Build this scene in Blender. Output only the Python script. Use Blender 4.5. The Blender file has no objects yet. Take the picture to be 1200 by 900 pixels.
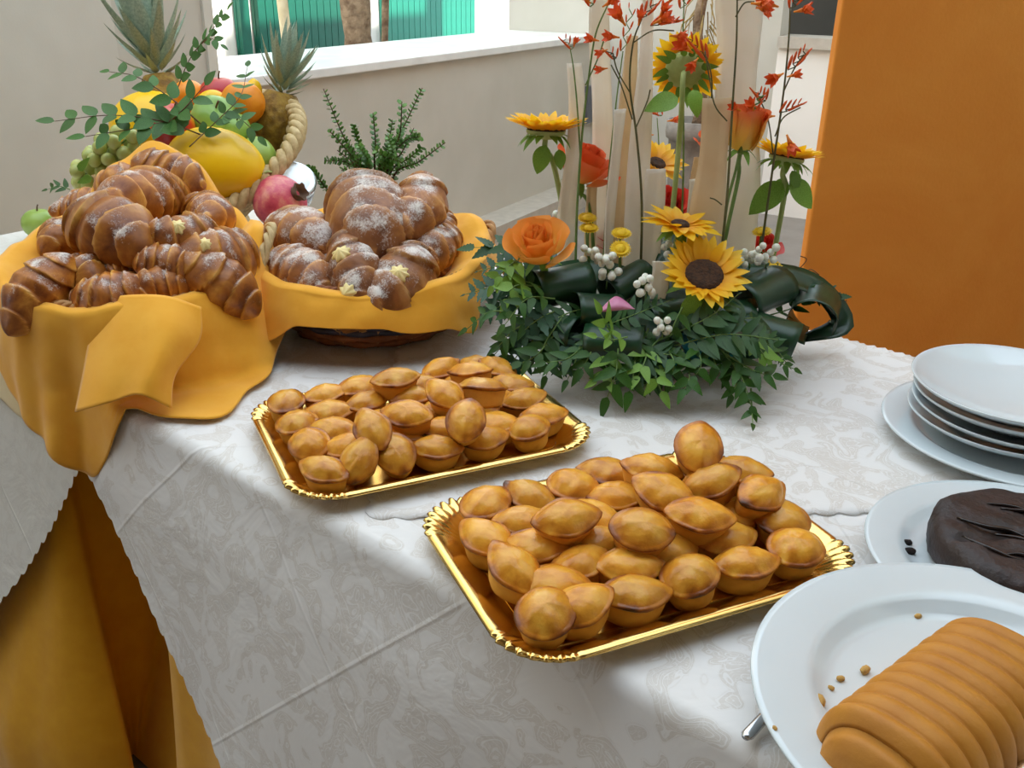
import bpy, bmesh, math, random
from math import sin, cos, pi, radians, sqrt, atan2, floor, exp
from mathutils import Vector, Matrix, noise

random.seed(7)
scene = bpy.context.scene

# ------------------------------------------------------------------ camera
PITCH, ROLL, FPX = radians(24.0), radians(1.0), 1100.0
CAM = Vector((0, 0, 1.325))
FW = Vector((0, cos(PITCH), -sin(PITCH)))
R0 = Vector((1, 0, 0)); U0 = R0.cross(FW)
RT = cos(ROLL) * R0 + sin(ROLL) * U0
UP = -sin(ROLL) * R0 + cos(ROLL) * U0
cd = bpy.data.cameras.new('camera'); cam = bpy.data.objects.new('camera', cd)
scene.collection.objects.link(cam)
cd.sensor_fit = 'HORIZONTAL'; cd.sensor_width = 36.0; cd.lens = 36.0 * FPX / 1200.0
cd.clip_start = 0.02; cd.clip_end = 200
cam.matrix_world = Matrix(((RT.x, UP.x, -FW.x, CAM.x), (RT.y, UP.y, -FW.y, CAM.y), (RT.z, UP.z, -FW.z, CAM.z), (0, 0, 0, 1)))
scene.camera = cam

# ------------------------------------------------------------------ light: hazy sky, sun kept off the terrace by an added unseen wall on the right
w = bpy.data.worlds.new('sky'); scene.world = w; w.use_nodes = True
bg = w.node_tree.nodes['Background']
bg.inputs[0].default_value = (0.77, 0.89, 1.0, 1); bg.inputs[1].default_value = 1.0
sd = bpy.data.lights.new('sun', 'SUN'); sd.energy = 3.2; sd.angle = radians(1.5); sd.color = (1, 0.95, 0.86)
sun = bpy.data.objects.new('sun', sd); scene.collection.objects.link(sun)
sun.rotation_euler = Vector((0.66, -0.24, 0.71)).to_track_quat('Z', 'Y').to_euler()
vs_ = scene.view_settings
vs_.view_transform = 'Standard'; vs_.look = 'None'; vs_.gamma = 1.0; vs_.use_curve_mapping = False; vs_.exposure = 1.52

# ------------------------------------------------------------------ helpers
def V(*a): return Vector(a)
def ray(px, py): return FW + (px - 600) / FPX * RT - (py - 450) / FPX * UP
def at(px, py, z=0.75):
    d = ray(px, py); return CAM + d * ((z - CAM.z) / d.z)
def atY(px, py, Y):
    d = ray(px, py); return CAM + d * (Y / d.y)
NN = Vector((0.634, 0.773, 0)); TU = Vector((0.773, -0.634, 0))     # across / along the table row
def nuz(n, u, z): return NN * n + TU * u + Vector((0, 0, z))
def nof(p): return p.x * NN.x + p.y * NN.y
def uof(p): return p.x * TU.x + p.y * TU.y
def lerp(a, b, t): return a + (b - a) * t
def sst(a, b, x):
    t = max(0.0, min(1.0, (x - a) / (b - a))); return t * t * (3 - 2 * t)
def interp(tab, x):
    if x <= tab[0][0]: return tab[0][1]
    for (a, va), (b, vb) in zip(tab, tab[1:]):
        if x <= b:
            t = (x - a) / (b - a); t = t * t * (3 - 2 * t); return va + (vb - va) * t
    return tab[-1][1]

COL = scene.collection
WM = {}
def mesh(name, vs, fs, m=None, smooth=True, uv=None, attr=None):
    me = bpy.data.meshes.new(name)
    me.from_pydata([tuple(v) for v in vs], [], [tuple(f) for f in fs]); me.update()
    if smooth:
        for p in me.polygons: p.use_smooth = True
    if uv:
        l = me.uv_layers.new(name='UVMap')
        for lp in me.loops: l.data[lp.index].uv = uv[lp.vertex_index]
    if attr:
        a = me.attributes.new('tone', 'FLOAT', 'POINT')
        a.data.foreach_set('value', attr)
    if m: me.materials.append(m)
    return me
def ob(name, me, parent=None, M=None):
    o = bpy.data.objects.new(name, me); COL.objects.link(o)
    M = M.copy() if M else Matrix()
    WM[o.name] = M
    if parent:
        o.parent = parent; o.matrix_local = WM[parent.name].inverted() @ M
    else:
        o.matrix_local = M
    return o
def thing(name, M, label, cat, group=None):
    if isinstance(M, Vector): M = Matrix.Translation(M)
    o = ob(name, None, None, M); o.empty_display_size = 0.02
    tag(o, label, cat, group); return o
def tag(o, label, cat, group=None):
    o['label'] = label; o['category'] = cat
    if group: o['group'] = group
    return o
def struct(o):
    o['kind'] = 'structure'; return o
def frame(o, x, up, sx=1.0, sy=None, sz=None):
    x = Vector(x).normalized(); z = Vector(up); z = z - x * z.dot(x)
    if z.length < 1e-5: z = x.orthogonal()
    z.normalize(); y = z.cross(x)
    sy = sx if sy is None else sy; sz = sx if sz is None else sz
    return Matrix(((x.x*sx, y.x*sy, z.x*sz, o.x), (x.y*sx, y.y*sy, z.y*sz, o.y), (x.z*sx, y.z*sy, z.z*sz, o.z), (0, 0, 0, 1)))
def frameZ(o, z, xh=(1, 0, 0), s=1.0):
    z = Vector(z).normalized(); x = Vector(xh); x = x - z * x.dot(z)
    if x.length < 1e-4: x = z.orthogonal()
    return frame(o, x, z, s)

class MB:
    def __init__(s): s.v = []; s.f = []; s.t = []
    def add(s, vs, fs, tone=None):
        k = len(s.v); s.v += [Vector(a) for a in vs]; s.f += [tuple(i + k for i in f) for f in fs]
        s.t += list(tone) if tone else [0.0] * len(vs)
        return s
    def box(s, lo, hi, M=None):
        x0, y0, z0 = lo; x1, y1, z1 = hi
        vs = [V(x, y, z) for z in (z0, z1) for y in (y0, y1) for x in (x0, x1)]
        if M: vs = [M @ a for a in vs]
        return s.add(vs, [(0, 2, 3, 1), (4, 5, 7, 6), (0, 1, 5, 4), (2, 6, 7, 3), (0, 4, 6, 2), (1, 3, 7, 5)])
    def tube(s, pts, r, n=8, cap=True, closed=False):
        pts = [Vector(p) for p in pts]; m = len(pts)
        rr = r if isinstance(r, (list, tuple)) else [r] * m
        vs = []; fs = []; ref = None
        for i in range(m):
            if closed: d = pts[(i + 1) % m] - pts[i - 1]
            else: d = pts[min(i + 1, m - 1)] - pts[max(i - 1, 0)]
            if d.length < 1e-9: d = V(0, 0, 1)
            d.normalize()
            if ref is None: ref = d.orthogonal()
            ref = (ref - d * ref.dot(d))
            if ref.length < 1e-6: ref = d.orthogonal()
            ref.normalize(); b = d.cross(ref)
            for k in range(n):
                a = 2 * pi * k / n; vs.append(pts[i] + (ref * cos(a) + b * sin(a)) * rr[i])
        for i in range(m if closed else m - 1):
            j = (i + 1) % m
            for k in range(n):
                fs.append((i*n + k, i*n + (k+1) % n, j*n + (k+1) % n, j*n + k))
        if cap and not closed:
            fs.append(tuple(range(n - 1, -1, -1))); fs.append(tuple((m-1)*n + k for k in range(n)))
        return s.add(vs, fs)
    def lathe(s, prof, n=48, M=None, sx=1.0, sy=1.0, wob=None):
        vs = []; fs = []; m = len(prof)
        for i, (r, z) in enumerate(prof):
            for k in range(n):
                a = 2 * pi * k / n; q = wob(a, i) if wob else 1.0
                vs.append(V(r * q * cos(a) * sx, r * q * sin(a) * sy, z))
        if M: vs = [M @ a for a in vs]
        for i in range(m - 1):
            for k in range(n):
                fs.append((i*n + k, i*n + (k+1) % n, (i+1)*n + (k+1) % n, (i+1)*n + k))
        if prof[0][0] > 1e-6: fs.append(tuple(range(n - 1, -1, -1)))
        if prof[-1][0] > 1e-6: fs.append(tuple((m-1)*n + k for k in range(n)))
        return s.add(vs, fs)
    def grid(s, fn, nu, nv, closed_u=False):
        vs = []; fs = []
        for j in range(nv + 1):
            for i in range(nu if closed_u else nu + 1): vs.append(fn(i / nu, j / nv))
        w_ = nu if closed_u else nu + 1
        for j in range(nv):
            for i in range(nu):
                i2 = (i + 1) % w_
                fs.append((j*w_ + i, j*w_ + i2, (j+1)*w_ + i2, (j+1)*w_ + i))
        return s.add(vs, fs)
    def blob(s, c, r, M=None, n=16, m=10, sx=1, sy=1, sz=1, wob=None):
        vs = [V(0, 0, -r*sz)]; fs = []
        for i in range(1, m):
            ph = -pi/2 + pi * i / m
            for k in range(n):
                a = 2*pi*k/n; q = wob(a, ph) if wob else 1.0
                vs.append(V(r*cos(ph)*cos(a)*sx*q, r*cos(ph)*sin(a)*sy*q, r*sin(ph)*sz*q))
        vs.append(V(0, 0, r*sz)); t = len(vs) - 1
        for k in range(n): fs.append((0, 1 + (k+1) % n, 1 + k))
        for i in range(m - 2):
            for k in range(n): fs.append((1+i*n+k, 1+i*n+(k+1) % n, 1+(i+1)*n+(k+1) % n, 1+(i+1)*n+k))
        for k in range(n): fs.append((1+(m-2)*n+k, 1+(m-2)*n+(k+1) % n, t))
        if M: vs = [M @ a for a in vs]
        return s.add([a + Vector(c) for a in vs], fs)
    def mesh(s, name, m=None, smooth=True, tone=False):
        return mesh(name, s.v, s.f, m, smooth, attr=s.t if tone else None)
    def ob(s, name, m, parent=None, smooth=True, M=None, tone=False):
        """vertices are in world space unless M is given"""
        if M is None:
            P = WM[parent.name] if parent else Matrix()
            L = Matrix.Translation(P.translation) if parent else Matrix.Translation(s.v[0])
            if parent:
                L = P; inv = P.inverted()
                s.v = [inv @ a for a in s.v]
            else:
                c = sum(s.v, V(0, 0, 0)) / len(s.v); c.z = min(a.z for a in s.v)
                L = Matrix.Translation(c); s.v = [a - c for a in s.v]
            return ob(name, s.mesh(name, m, smooth, tone), parent, L)
        return ob(name, s.mesh(name, m, smooth, tone), parent, M)

def smoothpath(ctrl, n=24):
    c = [Vector(p) for p in ctrl]; c = [c[0]*2 - c[1]] + c + [c[-1]*2 - c[-2]]; out = []
    segs = len(c) - 3
    for i in range(n + 1):
        t = i / n * segs; k = min(int(t), segs - 1); f = t - k
        p0, p1, p2, p3 = c[k:k+4]
        out.append(0.5 * ((2*p1) + (p2-p0)*f + (2*p0 - 5*p1 + 4*p2 - p3)*f*f + (3*p1 - p0 - 3*p2 + p3)*f**3))
    return out

# ------------------------------------------------------------------ materials
def L(h):
    h = h.lstrip('#'); c = [int(h[i:i+2], 16) / 255 for i in (0, 2, 4)]
    return tuple((x / 12.92 if x < .04045 else ((x + .055) / 1.055) ** 2.4) for x in c) + (1,)
class NT:
    def __init__(s, name):
        s.m = bpy.data.materials.new(name); s.m.use_nodes = True; s.t = s.m.node_tree
        s.b = s.t.nodes['Principled BSDF']
        s.tc = s.t.nodes.new('ShaderNodeTexCoord')
    def n(s, typ, **kw):
        nd = s.t.nodes.new('ShaderNode' + typ)
        for k, v in kw.items():
            if k in nd.inputs.keys(): pass
            setattr(nd, k, v)
        return nd
    def l(s, a, b): s.t.links.new(a, b)
    def noise(s, scale, detail=3, rough=.55, dist=0, co='Object', vec=None):
        nd = s.n('TexNoise'); nd.inputs['Scale'].default_value = scale; nd.inputs['Detail'].default_value = detail
        nd.inputs['Roughness'].default_value = rough; nd.inputs['Distortion'].default_value = dist
        s.l(vec if vec is not None else s.tc.outputs[co], nd.inputs['Vector']); return nd.outputs['Fac']
    def ramp(s, fac, stops, interp='LINEAR'):
        r = s.n('ValToRGB'); r.color_ramp.interpolation = interp
        e = r.color_ramp.elements
        while len(e) < len(stops): e.new(0.5)
        for el, (p, c) in zip(e, stops):
            el.position = p; el.color = c if not isinstance(c, str) else L(c)
        s.l(fac, r.inputs[0]); return r.outputs[0]
    def mix(s, fac, a, b, bt='MIX'):
        x = s.n('Mix', data_type='RGBA', blend_type=bt)
        for sock, val in ((0, fac), (6, a), (7, b)):
            if hasattr(val, 'is_linked') or hasattr(val, 'links'): s.l(val, x.inputs[sock])
            elif isinstance(val, str): x.inputs[sock].default_value = L(val)
            else: x.inputs[sock].default_value = val
        return x.outputs[2]
    def math(s, op, a, b=None, c=None):
        x = s.n('Math', operation=op)
        for i, val in enumerate((a, b, c)):
            if val is None: continue
            if hasattr(val, 'links'): s.l(val, x.inputs[i])
            else: x.inputs[i].default_value = val
        return x.outputs[0]
    def bump(s, h, st=.3, d=.002, prev=None):
        x = s.n('Bump'); x.inputs['Strength'].default_value = st; x.inputs['Distance'].default_value = d
        s.l(h, x.inputs['Height'])
        if prev is not None: s.l(prev, x.inputs['Normal'])
        s.l(x.outputs[0], s.b.inputs['Normal']); return x.outputs[0]
    def set(s, **kw):
        for k, v in kw.items():
            i = s.b.inputs[k]
            if hasattr(v, 'links'): s.l(v, i)
            elif isinstance(v, str): i.default_value = L(v)
            else: i.default_value = v
        return s
def basic(name, c1, c2=None, rough=.6, scale=20, bump=0, bscale=None, bdist=.001, spec=.5, metal=0, sheen=0, sss=0, trans=0, detail=3, lo=.35, hi=.65, rnd=0, coat=0):
    k = NT(name); nz = k.noise(scale, detail)
    col = k.ramp(nz, [(lo, c1), (hi, c2 or c1)])
    if rnd:
        oi = k.n('ObjectInfo'); hs = k.n('HueSaturation')
        k.l(col, hs.inputs['Color']); k.l(k.math('MULTIPLY_ADD', oi.outputs['Random'], rnd * 2, 1 - rnd), hs.inputs['Value']); col = hs.outputs[0]
    k.set(**{'Base Color': col, 'Roughness': rough, 'Specular IOR Level': spec, 'Metallic': metal})
    if sheen: k.set(**{'Sheen Weight': sheen})
    if coat: k.set(**{'Coat Weight': coat})
    if sss:
        k.set(**{'Subsurface Weight': sss, 'Subsurface Radius': (.01, .006, .003), 'Subsurface Scale': 1.0})
    if trans:
        tr = k.n('BsdfTranslucent'); k.l(col, tr.inputs[0]); mx = k.n('MixShader'); mx.inputs[0].default_value = trans
        out = k.t.nodes['Material Output']; k.l(k.b.outputs[0], mx.inputs[1]); k.l(tr.outputs[0], mx.inputs[2]); k.l(mx.outputs[0], out.inputs[0])
    if bump: k.bump(k.noise(bscale or scale * 4, 4), bump, bdist)
    return k.m

def translucent(k, col, fac):
    tr = k.n('BsdfTranslucent'); k.l(col, tr.inputs[0]); mx = k.n('MixShader'); mx.inputs[0].default_value = fac
    k.l(k.b.outputs[0], mx.inputs[1]); k.l(tr.outputs[0], mx.inputs[2]); k.l(mx.outputs[0], k.t.nodes['Material Output'].inputs[0])
M = {}
M['plaster'] = basic('plaster_beige', '#c0bdb1', '#c7c4b9', .9, 3, .25, 160, .001)
M['plaster2'] = basic('plaster_pale', '#cbc9be', '#d4d2c7', .9, 3, .25, 160, .001)
M['white_wall'] = basic('white_outdoor_plaster', '#efece4', '#f6f3ec', .9, 2, .2, 90, .002)
M['dark_wall'] = basic('dark_interior', '#4a4844', '#565450', .9, 2, .1, 60)
M['sill'] = basic('sill_marble', '#dcdedb', '#e9ebe8', .25, 6, .05, 60)
M['skirt_stone'] = basic('kerb_stone', '#b5ada0', '#c2baac', .7, 18, .2, 120)
M['floor'] = basic('floor_tile', '#7f776f', '#8b837b', .55, 5, .1, 80)
M['ground'] = basic('courtyard_ground', '#a9a196', '#b8b0a4', .9, 2, .2, 50)
M['shutter'] = basic('green_painted_wood', '#0b5a48', '#0f6a55', .5, 8, .1, 60)
M['shutter_far'] = basic('green_painted_wood_light', '#16806a', '#1a8b73', .5, 8, .1, 60)
M['bark'] = basic('palm_bark', '#6d5743', '#a08a70', .95, 14, .8, 40, .02)
M['pale_bark'] = basic('pale_bark', '#cdbd97', '#e0d3b2', .9, 10, .4, 40, .01)
k = NT('orange_plaster'); a = k.noise(2.2, 5, .65, .6); b_ = k.noise(14, 5, .7)
k.set(**{'Base Color': k.mix(k.math('MULTIPLY', b_, .45), k.ramp(a, [(.3, '#d97f1e'), (.7, '#ea9a3a')]), '#e38a26'), 'Roughness': .8})
k.bump(k.noise(120, 5, .7), .45, .002); M['orange'] = k.m
M['brick_render'] = basic('brown_render', '#8d7f70', '#988a7a', .9, 3, .2, 80)
M['wood'] = basic('table_wood', '#8a6a48', '#9c7a54', .6, 12)
M['steel'] = basic('brushed_steel', '#c8ccd0', '#d4d8dc', .22, 30, metal=1)
M['planter'] = basic('concrete_planter', '#7d766e', '#938c83', .9, 14, .5, 70, .004)
M['thatch'] = basic('palm_fibre', '#8b7446', '#b19860', .95, 25, .5, 60, .004)
M['plastic_dark'] = basic('dark_grey_plastic', '#5c6068', '#666a72', .4, 10)
M['porcelain'] = basic('white_porcelain', '#d0dadd', '#d6dfe2', .12, 6, spec=.6, coat=.3)
M['white_card'] = basic('white_card', '#e6e4e2', '#ecebe9', .7, 8)
M['soil'] = basic('soil', '#2a1f16', '#3a2c20', .95, 60, .8, 120, .004)
M['terracotta'] = basic('terracotta', '#9c5a3a', '#ac6a48', .85, 12, .2, 60)

def damask(name, c1, c2):
    k = NT(name); uvn = k.tc.outputs['UV']
    nz = k.noise(15, 1.5, .45, 2.2, vec=uvn)
    blob = k.ramp(nz, [(.47, (0, 0, 0, 1)), (.50, (1, 1, 1, 1))])
    lines = k.ramp(k.math('SINE', k.math('MULTIPLY', nz, 105)), [(.62, (0, 0, 0, 1)), (.85, (1, 1, 1, 1))])
    fine = k.ramp(k.noise(48, 1, .5, 3.0, vec=uvn), [(.46, (0, 0, 0, 1)), (.5, (.7, .7, .7, 1)), (.54, (0, 0, 0, 1))])
    inner = k.mix(1.0, lines, fine, 'LIGHTEN')
    pat = k.mix(blob, '#ffffff', inner)
    k.set(**{'Base Color': k.mix(pat, c1, c2), 'Roughness': k.math('MULTIPLY_ADD', pat, .25, .45), 'Specular IOR Level': .4, 'Sheen Weight': .15})
    h = k.bump(pat, .12, .0006)
    # soft wrinkles and pressed folds
    h2 = k.bump(k.noise(7, 4, .55, .8, vec=uvn), .5, .012, h)
    sp = k.n('SeparateXYZ'); k.l(uvn, sp.inputs[0])
    for op, off in (('ADD', .30), ('SUBTRACT', .62)):
        fr_ = k.math('FRACT', k.math('MULTIPLY_ADD', k.math(op, sp.outputs[0], sp.outputs[1]), 2.1, off))
        ln_ = k.ramp(fr_, [(.488, (0, 0, 0, 1)), (.499, (1, 1, 1, 1)), (.501, (1, 1, 1, 1)), (.510, (0, 0, 0, 1))])
        h2 = k.bump(ln_, .35, .0025, h2)
    k.bump(k.noise(900, 1, vec=uvn), .06, .0004, h2)
    return k.m
M['damask'] = damask('white_damask', '#d8d2cb', '#e6e3e0')
M['damask_left'] = damask('cream_damask', '#dbd7cf', '#e2dfd8')
def cloth(name, c1, c2):
    k = NT(name)
    k.set(**{'Base Color': k.ramp(k.noise(30, 4), [(.3, c1), (.7, c2)]), 'Roughness': .85, 'Sheen Weight': .25, 'Specular IOR Level': .2})
    h = k.bump(k.noise(26, 3, .5, .6), .25, .004)
    k.bump(k.noise(1400, 1), .12, .0003, h); return k.m
M['napkin'] = cloth('saffron_napkin', '#eca52c', '#f1af38')
M['skirt'] = cloth('ochre_skirt', '#d99a10', '#e0a318')
M['cream_napkin'] = cloth('cream_napkin', '#e5cb95', '#ead3a2')
k = NT('gold_foil'); k.set(**{'Base Color': '#ecc878', 'Metallic': 1.0, 'Roughness': .18}); k.bump(k.noise(90, 2), .15, .0008); M['gold'] = k.m
k = NT('gold_floor'); k.set(**{'Base Color': '#dcae58', 'Metallic': 1.0, 'Roughness': .25}); M['gold_floor'] = k.m

def crust(name, stops, sc, rough=.42, bump=.35, rnd=.12, amp=.7, unit=1.0):
    k = NT(name); at_ = k.n('Attribute', attribute_name='tone')
    oi = k.n('ObjectInfo'); mp = k.n('VectorMath', operation='ADD'); k.l(k.tc.outputs['Object'], mp.inputs[0])
    cx = k.n('CombineXYZ'); k.l(k.math('MULTIPLY', oi.outputs['Random'], 7.3), cx.inputs[0]); k.l(k.math('MULTIPLY', oi.outputs['Random'], 3.1), cx.inputs[1]); k.l(cx.outputs[0], mp.inputs[1])
    nz = k.noise(sc * unit, 4, .6, .4, vec=mp.outputs[0])
    t = k.math('ADD', at_.outputs['Fac'], k.math('MULTIPLY_ADD', nz, amp, -.5 * amp))
    col = k.ramp(t, stops)
    hs = k.n('HueSaturation'); k.l(col, hs.inputs['Color']); k.l(k.math('MULTIPLY_ADD', oi.outputs['Random'], rnd * 2, 1 - rnd), hs.inputs['Value'])
    k.set(**{'Base Color': hs.outputs[0], 'Roughness': rough, 'Specular IOR Level': .4, 'Subsurface Weight': .08, 'Subsurface Radius': (.01, .005, .002), 'Subsurface Scale': .6})
    h = k.bump(k.noise(60 * unit, 4, .6, vec=mp.outputs[0]), bump, .003)
    k.bump(k.noise(420 * unit, 2, vec=mp.outputs[0]), .15, .0006, h)
    return k, hs.outputs[0], mp.outputs[0]
k, _, _ = crust('glazed_shortcrust', [(0, '#ecb54a'), (.25, '#e09d33'), (.5, '#c67a1e'), (.75, '#8e4a13'), (1, '#4c260c')], 36, .28, .4, .12, 1.0); M['lid'] = k.m
k, _, _ = crust('shortcrust_side', [(0, '#e0aa4c'), (.4, '#d2963c'), (.7, '#b37426'), (1, '#7a4416')], 50, .6, .25); M['shell'] = k.m
def croissant_mat(name, amount, stops):
    k, col, vec = crust(name, stops, 40, .36, .3, .14, 1.15, .065)
    g = k.n('NewGeometry'); sx = k.n('SeparateXYZ'); k.l(g.outputs['Normal'], sx.inputs[0])
    fine = k.noise(34, 4, .75, vec=vec); big = k.noise(2.6, 3, .55, vec=vec)
    up = k.math('MULTIPLY_ADD', sx.outputs['Z'], .55, .1)
    msk = k.math('ADD', k.math('ADD', up, k.math('MULTIPLY_ADD', fine, 1.5, -.75)), k.math('MULTIPLY_ADD', big, 2.4, -1.2 + amount))
    d = k.ramp(msk, [(.52, (0, 0, 0, 1)), (1.0, (.8, .8, .8, 1))])
    c2 = k.mix(d, col, '#ece6de')
    k.set(**{'Base Color': c2, 'Roughness': k.math('MULTIPLY_ADD', d, .5, .34)})
    return k.m
CS = [(0, '#e8b766'), (.25, '#d0913c'), (.5, '#ab6826'), (.75, '#7e4318'), (1, '#4e280f')]
M['croissant'] = croissant_mat('croissant_light_sugar', -.10, CS)
M['croissant_sugar'] = croissant_mat('croissant_sugar_dusted', .06, [(0, '#dcae70'), (.25, '#c0874a'), (.5, '#9c6234'), (.75, '#794828'), (1, '#55301c')])
M['custard'] = basic('custard', '#eed488', '#f3dfa0', .45, 60, .2, 120, .001, sss=.1)
M['choc'] = basic('chocolate_cake', '#20130e', '#2d1a14', .55, 26, .9, 60, .004)
M['choc_glaze'] = basic('chocolate_glaze', '#180e0b', '#21140f', .22, 26, .4, 70, .002)
M['loaf'] = basic('golden_cake_crust', '#b57318', '#c48324', .6, 30, .35, 160, .0015, lo=.3, hi=.7)
M['crumb'] = basic('cake_crumb', '#c08a3c', '#d9b468', .8, 80, .5, 200, .001)
M['wicker'] = basic('wicker_brown', '#9a6a38', '#c08f58', .7, 60, .4, 200, .001)
M['wicker_red'] = basic('wicker_red_brown', '#7a4424', '#96592e', .65, 60, .4, 200, .001)
M['wicker_pale'] = basic('wicker_pale', '#b59a68', '#d4bc8c', .75, 70, .5, 220, .001)
M['wicker_dark'] = basic('wicker_dark', '#34303c', '#443e4c', .6, 60, .3, 200, .001)

def leafm(name, c1, c2, rough=.45, trans=.18, rnd=.18, sc=40, spec=.4):
    return basic(name, c1, c2, rough, sc, .15, 150, .0008, spec=spec, trans=trans, rnd=rnd)
M['leaf'] = leafm('leaf_green', '#2c5216', '#3b651e')
M['leaf_light'] = leafm('leaf_light_green', '#6a9430', '#82aa42')
M['leaf_fruit'] = leafm('leaf_rose_green', '#386426', '#4b7832')
M['leaf_fern'] = leafm('fern_green', '#25491a', '#315a23')
M['leaf_blue'] = leafm('fern_dusty_green', '#26492f', '#33593c')
M['leaf_dark'] = leafm('aspidistra_dark', '#17351f', '#1f4429', .33, .05, .1, 25, .5)
M['stem'] = basic('stem_green', '#5c7a34', '#73904a', .6, 40)
M['stem_dark'] = basic('stem_dark', '#4a4a26', '#5f5c30', .6, 40)
M['stem_pale'] = basic('stem_pale_green', '#9aab62', '#adbb76', .6, 40)
M['twig'] = basic('brown_twig', '#5a4230', '#6e5440', .8, 60)
k = NT('sunflower_petal'); su = k.n('SeparateXYZ'); k.l(k.tc.outputs['UV'], su.inputs[0])
pc_ = k.ramp(su.outputs[0], [(0, '#eb9d0e'), (.4, '#f8c014'), (1, '#fdd12a')]); k.set(**{'Base Color': pc_, 'Roughness': .5}); translucent(k, pc_, .4); k.bump(k.noise(120, 2), .2, .001); M['petal'] = k.m
M['disc'] = basic('sunflower_disc', '#2c1a0e', '#4e2f16', .9, 180, .9, 260, .004)
M['sepal'] = leafm('sunflower_sepal', '#5f8a2c', '#79a33c', .6, .1)
def rosem(name, a, b, c):
    k = NT(name); su = k.n('SeparateXYZ'); k.l(k.tc.outputs['UV'], su.inputs[0])
    k.set(**{'Base Color': k.ramp(k.math('ADD', su.outputs[0], k.math('MULTIPLY_ADD', k.noise(60, 2), .2, -.1)), [(.05, a), (.55, b), (.97, c)]), 'Roughness': .5, 'Subsurface Weight': .1, 'Subsurface Radius': (.01, .004, .002)})
    translucent(k, k.b.inputs['Base Color'].links[0].from_socket, .22)
    return k.m
M['rose_orange'] = rosem('rose_orange', '#fdcf60', '#fcb850', '#f9a64c')
M['rose_red'] = rosem('rose_orange_red', '#f6ae4c', '#f2823e', '#ea6a3a')
M['rose_bud'] = rosem('rose_yellow_orange', '#ecc04a', '#f0b04a', '#ec7a44')
M['rose_deep'] = rosem('rose_deep_red', '#dd4a2a', '#d2402a', '#c8352a')
M['croc'] = rosem('crocosmia', '#f0981c', '#ea6a20', '#dd4020')
M['mum'] = basic('yellow_button', '#e9bd12', '#f3cd22', .6, 200, .6, 300, .002)
M['berry'] = basic('white_berry', '#e4e2d2', '#eeeee2', .35, 40, sss=.15)
M['calla'] = basic('pink_petal', '#b25a86', '#cf86a4', .4, 24)
M['strip'] = basic('bleached_strip', '#f5eddd', '#fdf8ee', .6, 8, .3, 40, .001, trans=.4)
M['strip_tan'] = basic('bleached_strip_tan', '#e6cda4', '#f2e0bf', .6, 8, .3, 40, .001, trans=.4)
M['strip_grain'] = M['strip']
M['teal'] = basic('teal_plastic', '#1f8494', '#2590a0', .4, 10)
M['dish'] = basic('cream_dish', '#cfcabc', '#d9d4c8', .35, 8)

M['melon'] = basic('yellow_melon', '#f8c200', '#fdce0c', .38, 14, .25, 40, .002)
M['apple_green'] = basic('green_apple', '#8fae4a', '#a4c05c', .3, 14)
M['pepper'] = basic('pale_green_apple', '#86b04c', '#9cc466', .3, 9)
M['orange_fruit'] = basic('orange_peel', '#f08c0a', '#f79a16', .4, 40, .4, 300, .001)
k = NT('red_yellow_apple'); k.set(**{'Base Color': k.ramp(k.noise(11, 3), [(.40, '#edb02e'), (.47, '#d8521e'), (.56, '#b31f1e')]), 'Roughness': .28}); M['apple_red'] = k.m
k = NT('red_apple'); k.set(**{'Base Color': k.ramp(k.noise(12, 3), [(.3, '#c8502e'), (.6, '#b52c38')]), 'Roughness': .35}); M['apple_dark'] = k.m
k = NT('pomegranate_skin'); k.set(**{'Base Color': k.ramp(k.noise(22, 5, .65), [(.35, '#e69a86'), (.5, '#d2566a'), (.66, '#b42f56')]), 'Roughness': .35}); M['pome'] = k.m
M['grape'] = basic('white_grape', '#b4bc66', '#c6cc84', .25, 30, sss=.3, rnd=.12)
M['pine_skin'] = basic('pineapple_skin', '#7a5a1e', '#a8862e', .7, 60, .8, 90, .004)
M['pine_leaf'] = basic('pineapple_leaf', '#8b9f8c', '#a9bba4', .55, 30, .2, 100, rnd=.15)
M['plant_leaf'] = leafm('small_succulent_leaf', '#558a30', '#76a848')
k = NT('clear_lid'); k.set(**{'Base Color': '#d8e4ee', 'Roughness': .1, 'Transmission Weight': .5}); M['glass'] = k.m

# ================================================================== the setting
ZF = -.12                                   # floor level
WX = V(0.48, 0.877, 0).normalized()
MW = frame(V(-1.12, 3.66, 0), WX, V(0, 0, 1))          # x along the parapet, y outwards
def wbox(lo, hi): return MB().box(lo, hi, MW)
f = MB().box((-9, -6, ZF - .1), (7, 14, ZF)); struct(f.ob('floor', M['floor'], smooth=False))
struct(wbox((0, 0, ZF), (3.4, .62, .88)).ob('wall_back', M['plaster'], smooth=False))
struct(wbox((-.6, 0, ZF), (.0, .62, 3.2)).ob('wall_left', M['plaster'], smooth=False))
struct(wbox((-3.2, -.16, ZF), (-.56, .62, 3.2)).ob('wall_left', M['plaster2'], smooth=False))
sl = wbox((-.03, -.03, .88), (3.4, .66, .92)); o = struct(sl.ob('trim_1', M['sill'], smooth=False))
bv = o.modifiers.new('bevel', 'BEVEL'); bv.width = .006; bv.segments = 2
struct(wbox((-.045, -.012, .92), (.0, .05, 3.2)).ob('trim_2', M['plaster2'], smooth=False))
struct(wbox((0, -.2, ZF), (3.4, -.0, .0)).ob('baseboard_back', M['skirt_stone'], smooth=False))
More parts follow.
